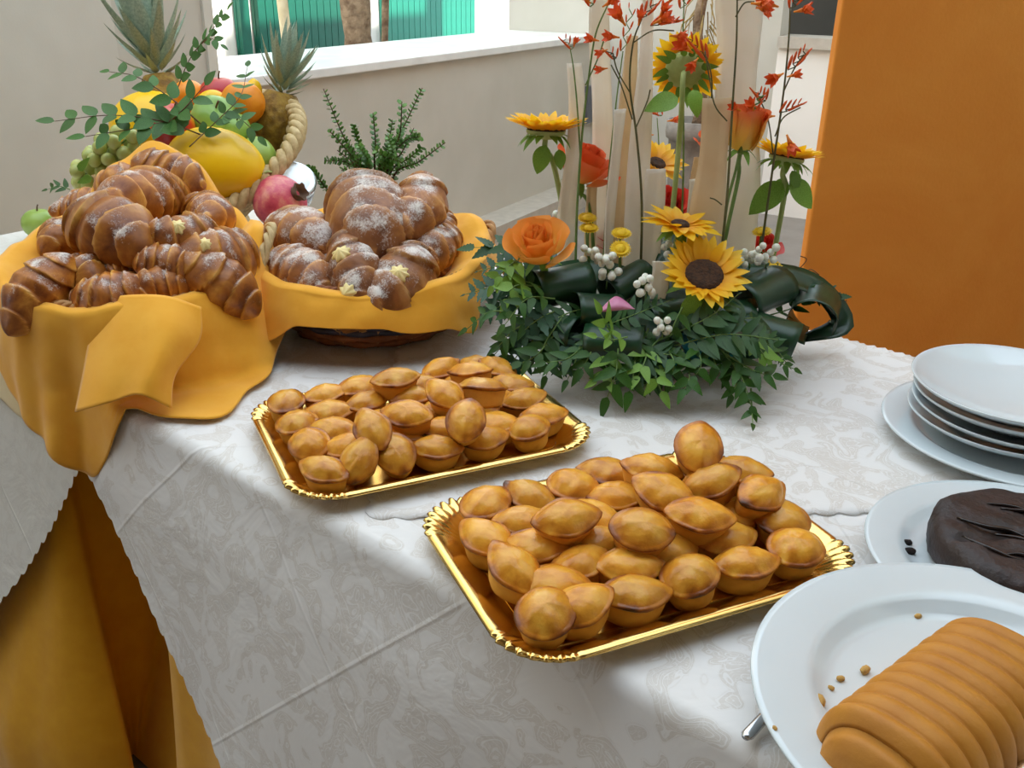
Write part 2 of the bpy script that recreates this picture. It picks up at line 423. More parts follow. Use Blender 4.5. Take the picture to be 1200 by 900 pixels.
# cross wall beyond the parapet: full height, then a low wall with a stone cap
struct(wbox((3.4, -1.22, ZF), (3.6, .66, 3.2)).ob('wall_cross', M['plaster'], smooth=False))
struct(wbox((3.4, -3.6, ZF), (3.6, -1.22, .9)).ob('wall_cross', M['white_wall'], smooth=False))
struct(wbox((3.36, -3.6, .9), (3.64, -1.22, .965)).ob('trim_3', M['skirt_stone'], smooth=False))
struct(wbox((6.2, -6, ZF), (6.4, .66, 4)).ob('wall_far', M['dark_wall'], smooth=False))
struct(wbox((3.6, -6, 3.0), (6.4, .66, 3.2)).ob('ceiling_unseen', M['dark_wall'], smooth=False))
v = wbox((3.27, -.03, .36), (3.39, -.002, .60)); tag(v.ob('wall_box', M['plastic_dark'], smooth=False), 'small dark grey box fixed low on the parapet wall', 'wall box')

# house front across the court, seen through the opening
struct(wbox((-6, 3.0, ZF), (15, 3.2, 6)).ob('wall_facade', M['white_wall'], smooth=False))
def shutter(s0, s1, name, m, label, nb):
    t = thing(name, MW @ V((s0 + s1) / 2, 2.96, .3), label, 'shutter')
    bw = (s1 - s0) / nb
    me = MB().box((-bw * .46, -.02, 0), (bw * .46, .02, 2.4)).mesh('plank', m, False)
    back = MB().box((s0, 2.965, .3), (s1, 2.99, 2.7), MW); back.ob('backing', m, t, False)
    for i in range(nb):
        ob('plank', me, t, frame(MW @ V(s0 + (i + .5) * bw, 2.945, .3), WX, V(0, 0, 1)))
    for zz in (.6, 1.5, 2.4):
        MB().box((s0, 2.955, zz), (s1, 2.99, zz + .08), MW).ob('rail', m, t, False)
shutter(3.36, 4.62, 'window_shutter', M['shutter'], 'dark green plank shutter behind the palm trunk', 14)
shutter(5.06, 6.70, 'plank_door', M['shutter_far'], 'wide mid green plank shutter between white wall strips', 17)
shutter(8.08, 8.66, 'window_shutter', M['shutter_far'], 'narrow green plank shutter beside the opening reveal', 6)
shutter(3.16, 3.27, 'window_shutter', M['shutter'], 'thin dark green shutter edge beside pale stem', 1)
# tree trunks in the court
def trunk(name, s0, off, r, m, label, lean=.1, rough=.12):
    b = MW @ V(s0, off, ZF); pts = []; rr = []
    for i in range(25):
        z = i * .14; pts.append(b + WX * (lean * (z - .8)) + V(0, 0, z)); rr.append(r * (1 + rough * sin(i * 2.4) + .05 * random.random()))
    mb = MB().tube(pts, rr, 12); o = tag(mb.ob(name, m), label, 'tree trunk'); return o
trunk('palm_trunk', 2.93, 1.6, .10, M['bark'], 'rough brown palm trunk in front of the green shutter', -.06)
trunk('slim_trunk', 2.42, 1.8, .035, M['pale_bark'], 'slim pale trunk in front of dark green shutter', -.06, .04)
trunk('stake', 3.22, 1.6, .025, M['bark'], 'short thin brown stake beside the palm trunk', .1, .04)

# orange plastered screen wall behind the table, added sun-blocking wall out of view on the right
pA = atY(929, 400, 2.02); pA.z = 0
dirO = V(.985, .17, 0).normalized()
MO = frame(pA, dirO, V(0, 0, 1))
mb = MB().box((0, 0, ZF), (2.4, .025, 3.4), MO); o = struct(mb.ob('wall_orange', M['orange'], smooth=False))
bv = o.modifiers.new('bevel', 'BEVEL'); bv.width = .004; bv.segments = 2
struct(MB().box((3.4, -1.5, ZF), (3.7, 5.4, 7.5)).ob('wall_sun_block', M['plaster2'], smooth=False))  # unseen wall, added to keep the sun off the terrace

struct(MB().box((-7, -2.2, ZF), (3.4, -1.9, 3.6)).ob('wall_added_front', M['brick_render'], smooth=False))  # added behind the camera to cut the light on upright faces
struct(MB().box((-7, -2.2, 3.0), (3.4, .35, 3.2)).ob('ceiling_unseen', M['brick_render'], smooth=False))  # unseen canopy added over the camera, darkens the hanging front of the cloths
# planter with palm beyond the arrangement
pl = at(800, 296, ZF)
t = thing('planter', pl, 'weathered grey ribbed concrete planter with a palm stem', 'planter')
H = .72
mb = MB().lathe([(.0, 0), (.095, 0), (.10, .03), (.12, .5), (.128, .62), (.145, .63), (.15, .66), (.148, .72), (.13, .72), (.125, .66), (0, .66)], 64, Matrix.Translation(pl), wob=lambda a, i: 1 + (.018 * sin(a * 24) if 2 <= i <= 4 else 0))
mb.ob('pot', M['planter'], t)
MB().lathe([(0, .665), (.06, .672), (.126, .662), (.0, .64)], 32, Matrix.Translation(pl)).ob('soil', M['soil'], t)
pts = [pl + V(.03 * sin(i * .7), 0, .66 + i * .08) for i in range(20)]
MB().tube(pts, [.028 + .006 * sin(i * 3.1) for i in range(20)], 10).ob('stem', M['bark'], t)
mb = MB()
for i in range(60):
    a = random.uniform(0, 2*pi); z = .95 + random.uniform(0, .55); r = random.uniform(.02, .1); ln = random.uniform(.15, .3)
    p = pl + V(cos(a) * .03, sin(a) * .03, z)
    mb.tube([p, p + V(cos(a) * r, sin(a) * r, -.4 * ln), p + V(cos(a) * r * 1.15, sin(a) * r * 1.15, -ln)], [.004, .004, .001], 4)
o = mb.ob('dry_fibre', M['thatch'], t); o['kind'] = 'stuff'

# ================================================================== tables, skirt, cloths
NF, NB, ZT = .584, 1.51, .742
def table(u0, u1, label):
    t = thing('buffet_table', nuz((NF + NB) / 2, (u0 + u1) / 2, ZF), label, 'table')
    MT = frame(V(0, 0, 0), TU, V(0, 0, 1))
    mb = MB().box((u0, NF + .012, ZT - .035), (u1, NB - .012, ZT), MT); mb.ob('table_top', M['wood'], t, False)
    for a in (u0 + .32, u1 - .32):
        for b in (NF + .1, NB - .1):
            MB().tube([nuz(b, a, ZF), nuz(b, a, ZT - .035)], .02, 10).ob('leg', M['steel'], t)
table(-2.19, -1.205, 'wooden buffet table under the pastry baskets, hidden by cloths')
table(-1.195, 1.1, 'wooden buffet table under trays and plates, hidden by cloths')

# ochre floor-length skirt with one deep fold
def flare(u, z):
    t = max(0, min(1, (.744 - z) / .738)); return interp([(-1.9, .13), (-1.56, .13), (-1.47, .09), (-1.40, .04), (-1.15, .02)], u) * t ** 2.4
def skirt():
    UL, UR = -2.2, 1.11; per = []
    def add(a, b, n):
        for i in range(n): per.append(lerp(a, b, i / n))
    n0 = NF - .002; n1 = NB + .002
    add(V(UL, n0, 0), V(-1.47, n0, 0), 60)
    # the fold runs back between the two tables
    add(V(-1.47, n0, 0), V(-1.458, n0 + .04, 0), 5); add(V(-1.458, n0 + .04, 0), V(-1.45, n0 + .34, 0), 10)
    add(V(-1.45, n0 + .34, 0), V(-1.23, n0 + .36, 0), 10); add(V(-1.23, n0 + .36, 0), V(-1.205, n0 + .06, 0), 10)
    add(V(-1.205, n0 + .06, 0), V(-1.14, n0, 0), 6)
    add(V(-1.14, n0, 0), V(UR, n0, 0), 150); add(V(UR, n0, 0), V(UR, n1, 0), 50); add(V(UR, n1, 0), V(UL, n1, 0), 150); add(V(UL, n1, 0), V(UL, n0, 0), 50)
    m = len(per); vs = []; fs = []; rows = 16; acc = 0
    lens = [0]
    for i in range(m): lens.append(lens[-1] + (per[(i+1) % m] - per[i]).length)
    for j in range(rows + 1):
        t = j / rows; z = .744 - t * (.738 - ZF)
        for i in range(m):
            d = per[(i + 1) % m] - per[i - 1]; nrm = V(d.y, -d.x, 0).normalized()
            s = lens[i]
            amp = .002 + .016 * t
            inside = -1.466 < per[i].x < -1.17 and per[i].y < n0 + .4 and per[i].y > n0 + .02
            off = amp * (.6 * sin(s * 21) + .4 * sin(s * 34 + 1.3) + .9) * (.25 if inside else 1) + (0 if inside else .012 * t)
            if per[i].y < n0 + .45: off += flare(per[i].x, z) * (1 if not inside else 0)
            p = per[i] + nrm * off
            if inside:
                p.y = lerp(p.y, min(p.y, n0 + .03), t)
            z_ = min(z, .702) if inside else z
            vs.append(nuz(p.y, p.x, z_))
    for j in range(rows):
        for i in range(m):
            k = (i + 1) % m; fs.append((j*m + i, (j+1)*m + i, (j+1)*m + k, j*m + k))
    c = nuz(1.05, -.5, ZF)
    o = ob('table_skirt', mesh('table_skirt', [v - c for v in vs], fs, M['skirt']), None, Matrix.Translation(c))
    tag(o, 'ochre yellow floor-length skirt around the buffet tables, under white cloths', 'table skirt')
skirt()

def overlay(name, u0, u1, dropf, zoff, m, label, nfr=.016, du=.005, scal=.031, backdrop=.12):
    """cloth lying over the table row; dropf(u) is how far it hangs in front"""
    nu = int((u1 - u0) / du); vs = []; fs = []; uv = []
    R = .016; ntop = 36; nh = 44
    zt = ZT + .006 + zoff
    for i in range(nu + 1):
        u = u0 + (u1 - u0) * i / nu
        dr = max(.03, dropf(u)); dr += .010 * abs(sin(pi * u * 1.414 / scal))
        prof = []
        bd = backdrop
        for j in range(7): prof.append((NB + nfr, -bd + bd * j / 6 - .012, 'b'))
        prof = [(NB + nfr, zt - bd * (1 - j / 6) - R) for j in range(6)] + [(NB + nfr - R * (1 - cos(a)), zt - R + R * sin(a)) for a in (pi/8, pi/4, 3*pi/8, pi/2)]
        for j in range(1, ntop): prof.append((lerp(NB + nfr - R, NF - nfr + R, j / ntop), zt))
        prof += [(NF - nfr + R * (1 - sin(a)), zt - R * (1 - cos(a))) for a in (0, pi/8, pi/4, 3*pi/8, pi/2)]
        s = 0
        for j in range(1, nh + 1):
            d = dr * j / nh
            ripple = .010 * sin(u * 9 + .8) + .006 * sin(u * 23 + 2)
            prof.append((NF - nfr - flare(u, zt - R - d) - (.014 * sst(0, .12, d) + .085 * d + d * 1.2 * ripple + .012 * sst(0, .3, d) * sin(u * 5.2 - 1)), zt - R - d))
        last = None
        for (n, z) in prof:
            if last: s += sqrt((n - last[0])**2 + (z - last[1])**2)
            last = (n, z)
            # faint pressed creases and unevenness on the top
            h = 0
            if z > zt - .002:
                h = .0022 * noise.noise(V(u * 6, n * 6, 3.1)) + .0012 * noise.noise(V(u * 17, n * 17, 1.1)) + .0016
            p = nuz(n, u, z + h); vs.append(p); uv.append((u, s))
    k = len(prof)
    for i in range(nu):
        for j in range(k - 1): fs.append((i*k + j, i*k + j + 1, (i+1)*k + j + 1, (i+1)*k + j))
    c = nuz(1.05, (u0 + u1) / 2, zt - .3)
    o = ob(name, mesh(name, [v - c for v in vs], fs, m, uv=uv), None, Matrix.Translation(c))
    return o
ovL = overlay('tablecloth', -2.215, -1.12, lambda u: min(.74, .08 + (-1.274 - u) * 1.28), 0, M['damask_left'], '')
tag(ovL, 'white damask cloth under the croissant basket, scalloped hem rising to the right', 'tablecloth')
ovR = overlay('tablecloth', -1.44, 1.12, lambda u: min(.70, .13 + (u + 1.24) * 1.04), .002, M['damask'], '', nfr=.019)
tag(ovR, 'large white damask cloth under both trays, its scalloped hem hanging in front', 'tablecloth')

# the smaller cloth lying on top: corner by the far tray, near hem running behind the front tray
def top_cloth():
    c0 = at(433, 605, ZT + .012); c1 = at(1010, 600, ZT + .012)
    ex = (c1 - c0); ex.z = 0; ex.normalize(); ey = V(-ex.y, ex.x, 0)
    NX, NY = 120, 96; vs = []; fs = []; uv = []; idx = {}
    for j in range(NY + 1):
        for i in range(NX + 1):
            x = i / NX * .84; y = j / NY * .98
            sx, sy = x, y
            if j == 0: sy -= .007 * abs(sin(pi * x / .03))
            if i == 0: sx -= .007 * abs(sin(pi * y / .03))
            p = c0 + ex * sx + ey * sy
            n = nof(p); z = ZT + .0125 + .0015 * noise.noise(V(x * 8, y * 8, 5)) + .001 * noise.noise(V(x * 21, y * 21, 9))
            if n > NB + .01 or n < NF - .012 or uof(p) > 1.0: continue
            idx[(i, j)] = len(vs); p.z = z; vs.append(p); uv.append((x + .3, y + .1))
    for j in range(NY):
        for i in range(NX):
            q = [(i, j), (i+1, j), (i+1, j+1), (i, j+1)]
            if all(a in idx for a in q): fs.append([idx[a] for a in q])
    o = ob('table_topper', mesh('table_topper', [v - c0 for v in vs], fs, M['damask'], uv=uv), None, Matrix.Translation(c0))
    md = o.modifiers.new('solid', 'SOLIDIFY'); md.thickness = .0016; md.offset = -1
    tag(o, 'smaller white damask cloth lying flat under flowers and plates, scalloped edge', 'tablecloth')
top_cloth()
ZTOP = ZT + .0135      # what things on the cloth stand on

# ================================================================== trays
def rrect(a, hx, hy, rc):
    """point of a rounded rectangle by perimeter parameter 0..1 plus how much it lies in a corner"""
    segs = [(2*(hx-rc)), rc*pi/2, 2*(hy-rc), rc*pi/2] * 2
    tot = sum(segs); s = a * tot
    cs = [(hx-rc, -(hy-rc), -pi/2), (hx-rc, hy-rc, 0), (-(hx-rc), hy-rc, pi/2), (-(hx-rc), -(hy-rc), pi)]
    for i, ln in enumerate(segs):
        if s <= ln or i == 7:
            q = i // 2
            if i % 2 == 0:
                p0 = [(-(hx-rc), -hy), (hx, -(hy-rc)), (hx-rc, hy), (-hx, hy-rc)][q]; d = [(1, 0), (0, 1), (-1, 0), (0, -1)][q]
                return p0[0] + d[0]*s, p0[1] + d[1]*s, 0.0, d[1], -d[0], 0
            cx, cy, a0 = cs[q]; th = a0 + s / rc
            return cx + rc*cos(th), cy + rc*sin(th), sin(pi * s / ln), cos(th), sin(th), s / ln
        s -= ln
def tray(loc, ang, hx, hy, label):
    Mt = Matrix.Translation(loc) @ Matrix.Rotation(ang, 4, 'Z')
    t = thing('serving_tray', Mt, label, 'tray', None)
    n = 560
    rows = [(-.034, .0, 0), (-.030, .0012, 0), (-.022, .006, .4), (-.012, .013, .8), (-.004, .0175, 1), (.002, .0195, 1), (.006, .0185, 1), (.008, .016, 1), (.0065, .0145, 1), (.003, .0155, .9)]
    vs = []; fs = []
    for (off, z, fl) in rows:
        for i in range(n):
            x, y, c, nx, ny, tt = rrect(i / n, hx - .008, hy - .008, .056)
            w_ = sin(tt * 8 * 2 * pi) * min(1, c * 2.2)
            o_ = off + .0032 * fl * w_; zz = z + .0024 * fl * w_
            vs.append(V(x + nx*o_, y + ny*o_, zz))
    for j in range(len(rows) - 1):
        for i in range(n): fs.append((j*n+i, j*n+(i+1) % n, (j+1)*n+(i+1) % n, (j+1)*n+i))
    ob('rim', mesh('tray_rim', vs, fs, M['gold']), t, Mt)
    fl = [V(*rrect(i / 120, hx - .042, hy - .042, .022)[:2], .0005) for i in range(120)]
    mb = MB().add(fl + [V(a.x, a.y, -.0006) for a in fl], [tuple(range(120)), tuple(range(239, 119, -1))] + [(i, 120+i, 120+(i+1) % 120, (i+1) % 120) for i in range(120)])
    ob('tray_floor', mb.mesh('tray_floor', M['gold_floor'], False), t, Mt)
    return Mt
ZTR = ZTOP + .0015
trA = tray(V(-.1218, 1.1097, ZTR), radians(25.4), .199, .149, 'gold foil tray with scalloped corners, beside the baskets'); 
cA = trA.translation.copy()
trB = tray(V(.1313, .8424, ZTR), radians(24.4), .2005, .147, 'gold foil tray with scalloped corners, overhanging the table edge')
for nm in ('serving_tray', 'serving_tray.001'):
    bpy.data.objects[nm].location.z = ZTR; WM[nm].translation.z = ZTR

# ------------------------------------------------------------------ oval shortcrust pastries
def pastry_mesh(seed, a, b, pw, dome, lip):
    rnd = random.Random(seed); NA = 30
    base = [(.0, -.003), (.55, -.003), (.76, -.0025), (.81, .001), (.87, .010), (.94, .020), (.975, .0255)]
    top = [(.94, .0240), (1.0, .0248), (1.05, .0265), (1.06, .0285), (1.02, .0302), (.95, .0306), (.88, .0322), (.74, .0375), (.52, .0418), (.26, .0440), (.0, .0446)]
    ox = rnd.uniform(0, 50)
    def build(prof, is_top):
        mb = MB(); vs = []; ts = []; fs = []
        m = len(prof)
        for i, (s, z) in enumerate(prof):
            for k in range(NA):
                th = 2*pi*k/NA; c, q = cos(th), sin(th)
                r = 1.0 / ((abs(c)**pw + abs(q)**pw) ** (1/pw))
                nz = noise.noise(V(c * 1.7 + ox, q * 1.7, z * 30)) ; nz2 = noise.noise(V(c * s * 3 + ox, q * s * 3, 4.2))
                rr = s * r * (1 + .035 * nz * min(1, s * s * 1.2))
                zz = z
                if is_top:
                    e = max(0, z - .0275)
                    zz = .0275 + e * (.35 + .65 * dome) * (1 + .30 * nz2 * min(1, s * 1.6)) if z > .0275 else z
                    zz += lip * .002 * nz if .9 < s else 0
                vs.append(V(a * rr * c, b * rr * q, zz))
                if is_top:
                    tn = interp([(0, .26), (.5, .24), (.75, .30), (.88, .42), (.95, .52), (1.02, .60), (1.06, .70)], s) + .16 * nz2 + (.45 * nz if s > .85 else 0)
                    if i <= 1: tn = .8
                else: tn = interp([(0, .5), (.74, .45), (.8, .2), (.9, .22), (.98, .55)], s)
                ts.append(tn)
        for i in range(m - 1):
            for k in range(NA): fs.append((i*NA+k, i*NA+(k+1) % NA, (i+1)*NA+(k+1) % NA, (i+1)*NA+k))
        mb.add(vs, fs, ts); return mb
    a, b = a * .93, b * .93
    return build(base, False).mesh('pastry_base', M['shell'], True, True), build(top, True).mesh('pastry_lid', M['lid'], True, True)
PM = [pastry_mesh(i, *q) for i, q in enumerate([(.038, .0265, 1.55, .72, 1), (.039, .0270, 1.5, .82, 1.4), (.035, .0285, 1.8, .8, .8), (.040, .0275, 1.5, .66, 1.2), (.032, .029, 2.0, .95, 1), (.038, .026, 1.55, .9, 1.6)])]
def pastry(px, py, ang, lev, tilt, yaw_tilt, kind, label, group, ztr, size=1.0):
    """ang: heading of the long axis on the tray; tilt: lean towards the camera, in degrees"""
    zc = ztr + .021 + .034 * lev
    c = px if py is None else at(px, py, zc)
    Mp = Matrix.Translation(c) @ Matrix.Rotation(radians(yaw_tilt), 4, 'Z') @ Matrix.Rotation(radians(tilt), 4, 'X') @ Matrix.Rotation(radians(-yaw_tilt) + radians(ang), 4, 'Z')
    # keep the lowest point on the tray or on the layer below
    Mp = Mp @ Matrix.Diagonal((size, size, size * .95, 1)) @ Matrix.Translation(V(0, 0, -.020))
    lo = min((Mp @ v.co).z for v in PM[kind][0].vertices)
    dz = (ztr + .0015 + .029 * lev) - lo
    if lev == 0 or dz > 0: Mp = Matrix.Translation(V(0, 0, dz)) @ Mp
    t = thing('custard_pastry', Mp, label, 'pastry', group)
    ob('base', PM[kind][0], t, Mp); ob('lid', PM[kind][1], t, Mp)
    return t
def heap(lst, ox, oy, sc, trayname, grp, Mtr):
    rnd = random.Random(len(lst))
    # nudge neighbours of one layer apart
    ps = [at(ox + q[0] / sc, oy + q[1] / sc, ZTR + .021 + .034 * q[3]) for q in lst]; p0 = [p.copy() for p in ps]
    for it in range(40):
        for i in range(len(ps)):
            for j in range(i):
                if abs(lst[i][3] - lst[j][3]) > .6: continue
                d = ps[i] - ps[j]; d.z = 0; g = (.049 if trayname[0] == 'b' else .052) - d.length
                if g > 0 and d.length > 1e-4:
                    d.normalize(); ps[i] += d * g * .25; ps[j] -= d * g * .25
        for i in range(len(ps)):
            e = ps[i] - p0[i]
            if e.length > .010: ps[i] = p0[i] + e.normalized() * .010
            if lst[i][3] < .5:
                lp = Mtr.inverted() @ ps[i]
                lp.x = max(-.152, min(.150, lp.x)); lp.y = max(-.099, min(.112, lp.y)); q_ = Mtr @ lp; ps[i].x, ps[i].y = q_.x, q_.y
    for i, q in enumerate(lst):
        cx, cy, ang, lev, tilt, kind = q[:6]
        lab = q[6] if len(q) > 6 else None
        if not lab:
            lp = Mtr.inverted() @ ps[i]; A1 = trayname[0] == 'b'
            if lp.x < -.115: where = 'at the end towards the croissants' if A1 else 'at the end towards the other tray'
            elif lp.x > .115: where = 'at the end towards the flowers' if A1 else 'at the end towards the plates'
            elif lp.y > .045: where = 'along the edge towards the bread baskets' if A1 else 'along the edge towards the flowers'
            elif lp.y < -.05: where = 'along the edge facing the other tray' if A1 else 'along the edge over the table front'
            else: where = 'in the middle'
            shp = 'round' if kind in (2, 4) else 'oval'
            lab = f'golden {shp} pastry ' + ('heaped on others ' if lev >= .5 else '') + where + ', ' + trayname
        g = grp + ': ' + lab
        pastry(ps[i], None, ang, lev, tilt + rnd.uniform(-4, 4), rnd.uniform(-40, 40) if tilt < 25 else 0, kind, lab, None if len(q) > 6 else g, ZTR, .90 if trayname[0] == 'b' else .97)
A_ = [(160, 192, 80, 0, 8, 2), (290, 165, 25, 0, 10, 0), (405, 138, 30, .1, 8, 3), (172, 268, 35, 0, 12, 4), (300, 228, 8, 0, 12, 3), (437, 198, 40, .2, 8, 1),
 (525, 108, 22, 1, 12, 3, 'large golden pastry on top at the back edge of the basket-side tray'),
 (222, 352, -55, 0, 18, 4), (312, 288, -10, 0, 10, 3), (345, 352, 10, 0, 14, 0), (450, 285, -60, .8, 26, 1, 'plump pastry leaning upright in the middle of the basket-side tray'),
 (283, 440, -25, 0, 14, 1), (415, 415, 70, 0, 38, 0, 'pastry tipped on its edge, dark rim upright, basket-side tray front row'),
 (540, 400, -60, 0, 30, 2, 'pastry leaning back at the front edge of the basket-side tray'), (570, 312, -12, 0, 12, 0), (565, 226, -15, 1, 18, 3), (590, 175, -10, .3, 10, 1), (612, 125, 20, 0, 8, 0),
 (688, 380, 5, 0, 14, 1), (660, 288, 25, .1, 14, 5), (760, 255, 80, .9, 32, 2, 'round pastry tilted to show its glossy top, centre of the basket-side tray'),
 (690, 160, -45, 1, 25, 1), (660, 228, 15, 0, 10, 0), (850, 345, 20, 0, 14, 0), (868, 262, -15, 0, 10, 3), (810, 205, -15, .1, 10, 1),
 (815, 138, -8, 1, -18, 3, 'pastry tipped away to show its pale side, basket-side tray'), (775, 85, -10, .9, -8, 0), (680, 88, 40, .2, 12, 5), (930, 182, 20, .1, 12, 0), (1000, 228, 15, 0, 10, 1), (995, 308, 10, 0, 14, 4),
 (912, 118, -10, .1, 10, 3), (850, 66, -35, .3, 10, 0), (790, 52, -15, .1, 8, 1), (735, 140, 20, 0, 8, 2), (480, 240, 20, 0, 5, 0), (770, 170, 10, 0, 5, 3), (620, 260, 70, 0, 5, 2), (880, 190, 60, 0, 4, 0)]
heap(A_, 280, 410, 2.857, 'basket-side tray', 'pastries on the basket-side tray', WM['serving_tray'])
B_ = [(200, 226, 50, 0, 10, 2), (320, 210, -40, 0, 10, 5), (420, 182, -15, .1, 10, 4), (512, 152, -12, .2, 12, 3), (632, 128, -10, 1, 12, 1), 
 (755, 66, 80, 1.9, 34, 2, 'pastry standing upright on the peak of the plate-side tray'), (800, 158, 15, 1.1, 20, 1),
 (188, 322, -45, 0, 14, 1), (285, 290, 10, 0, 10, 0), (400, 262, 12, 1, 18, 1, 'pale-sided oval pastry lying over three others, plate-side tray'), (502, 262, -35, 0, 10, 0), (550, 218, 0, .1, 10, 0),
 (662, 192, -30, 1, 25, 3), (602, 295, -10, .9, 25, 2, 'broad round-topped pastry on the middle of the plate-side tray'), (332, 360, -10, 0, 12, 3), (478, 348, 15, 0, 12, 0),
 (760, 252, -5, 1, 14, 3), (850, 335, 20, 0, 12, 1), (905, 188, 40, .9, 20, 5), (960, 262, -35, .1, 16, 4), (1035, 345, 15, 0, 16, 4),
 (230, 430, -50, .1, 22, 1, 'dark-edged round pastry at the short end of the plate-side tray'), (395, 448, -8, 0, 10, 3), (555, 412, 5, 0, 12, 1), (697, 365, 25, 0, 14, 0),
 (300, 552, 60, .1, 14, 4, 'tall round pastry in the overhanging corner of the plate-side tray'), (455, 552, 25, 0, 14, 0), (615, 496, 10, 0, 10, 3), (755, 448, 30, 0, 14, 4), (910, 408, 12, 0, 4, 1, 'split-topped pastry with pale sides at the plate-side tray front'),
 (848, 128, -20, .9, 8, 0), (780, 112, 60, 1.0, 20, 1), (858, 250, 20, 0, 6, 0), (700, 280, 30, 0, 4, 3), (640, 230, -20, 0, 4, 0), (720, 170, 10, 0, 4, 1), (430, 395, 40, 0, 4, 0), (800, 220, 40, 0, 4, 2), (930, 240, 10, 0, 4, 3)]
heap(B_, 490, 500, 2.308, 'plate-side tray', 'pastries on the plate-side tray', WM['serving_tray.001'])

# ================================================================== plates and cakes
def plate_prof(R, rimw, depth, th=.004):
    rw = R - rimw
    top = [(0, .005), (rw * .9, .0055), (rw * .98, .008), (rw * 1.03, depth * .72), (rw * 1.09, depth * .86), (R * .97, depth), (R, depth + .0005)]
    bot = [(R + .0006, depth - .0015), (R * .985, depth - .004), (rw * 1.1, depth * .86 - .0045), (rw * 1.0, depth * .4 - .003), (rw * .86, .001), (rw * .84, 0), (rw * .78, 0), (rw * .76, .0015), (0, .0015)]
    return top + bot
def coupe_prof(R, depth):
    top = [(R * t, .005 + (depth - .005) * t ** 2.6) for t in (0, .25, .45, .6, .72, .82, .9, .96, 1.0)]
    bot = [(R + .0012, depth - .0008), (R, depth - .003)] + [(R * t, .0 + (depth - .004) * t ** 2.6) for t in (.95, .88, .78, .66, .55)] + [(R * .5, 0), (R * .45, 0), (R * .43, .0012), (0, .0012)]
    return top + bot
def plate(c, prof, label, tilt=None, group=None, n=120):
    me = MB().lathe(prof, n).mesh('plate', M['porcelain'])
    Mx = Matrix.Translation(c) @ (tilt or Matrix())
    o = ob('plate', me, None, Mx); return tag(o, label, 'plate', group)
PC = V(.394, .581, ZTOP + .016)
PH = V(.536, .813, ZTOP + .001)
PS = V(.672, 1.117, ZTOP + .001)
plate(PH, plate_prof(.161, .042, .020), 'white round plate holding the dark chocolate cake')
plate(PC + V(0, 0, .0), plate_prof(.1945, .056, .023), 'large white plate holding the ridged golden loaf cake')
plate(PS, plate_prof(.171, .045, .021), 'wide white plate lying beneath the stack of four bowls')
for i, (dx, dy, rz) in enumerate([(-.012, .004, 0), (-.008, .006, .6), (-.006, .010, 0), (-.012, .010, .5)]):
    plate(PS + V(dx, dy, .006 + .0125 * i + (.0 if i < 3 else .004)), coupe_prof(.128, .036), ['white shallow dish, lowest of the stacked four', 'white shallow dish, second from the bottom of the stack', 'white shallow dish, third from the bottom of the stack', 'white shallow dish on top of the stack, open and empty'][i], Matrix.Rotation(radians(rz * 2), 4, 'X'), 'stacked shallow dishes')

# golden loaf: half-round, fluted across
e0 = at(958, 850, PC.z + .012); e1 = at(1108, 728, PC.z + .03)
axl = V(.78, .62, 0).normalized()
perp = V(axl.y, -axl.x, 0)
LC = V(.342, .562, PC.z + .0065)
LL, LR, LH = .190, .058, .062
NRG = 10
def loaf_pt(u, v):
    x = (u - .5) * LL
    ph = u * NRG
    fr = abs(sin(pi * ph)); ridge = .925 + .075 * fr ** .6
    endf = 1 - .13 * max(0, (abs(u - .5) - .44) / .06) ** 2
    a = pi * v
    prof = LR * (.93 + .07 * sin(a))
    sq = 1 / (abs(cos(a)) ** 2.6 + abs(sin(a)) ** 2.6) ** (1 / 2.6)
    y = -cos(a) * LR * sq * ridge * endf
    z = sin(a) * LH * sq * ridge * endf
    nz = 1 + .012 * noise.noise(V(u * 14, v * 6, 2))
    return V(x, y * nz, z * nz)
mb = MB().grid(lambda u, v: loaf_pt(u, v), 150, 36)
w_ = 151
l0 = [j * w_ for j in range(37)]; l1 = [j * w_ + 150 for j in range(37)]
# rounded ends and underside
for ids, sg in ((l0, -1), (l1, 1)):
    ring = [mb.v[i] for i in ids]
    for kk, (s, dx) in enumerate([(.9, .010), (.7, .014), (.35, .016), (0.02, .0165)]):
        base = len(mb.v); vs = [V(p.x + sg * dx, p.y * s, p.z * s) for p in ring]
        mb.add(vs, [])
        prev = ids if kk == 0 else list(range(base - 37, base))
        for i in range(36):
            q = (prev[i], prev[i+1], base + i + 1, base + i); mb.f.append(q if sg > 0 else q[::-1])
MLf = frame(LC, axl, V(0, 0, 1))
mb.f.append(tuple(range(0, 151)) + tuple(range(36 * w_ + 150, 36 * w_ - 1, -1)))
lf = ob('loaf_cake', mb.mesh('loaf_cake', M['loaf']), None, MLf); tag(lf, 'golden half-round loaf cake with ridges across, on the largest plate', 'cake')
rnd = random.Random(3)
cme = []
for i in range(4):
    cme.append(MB().blob((0, 0, 0), 1, None, 8, 6, 1, .7, .6, wob=lambda a, p: 1 + .35 * noise.noise(V(cos(a) * 2 + i * 9, sin(a) * 2, p * 2))).mesh('crumb', M['crumb']))
PZ = PC.z + .0058
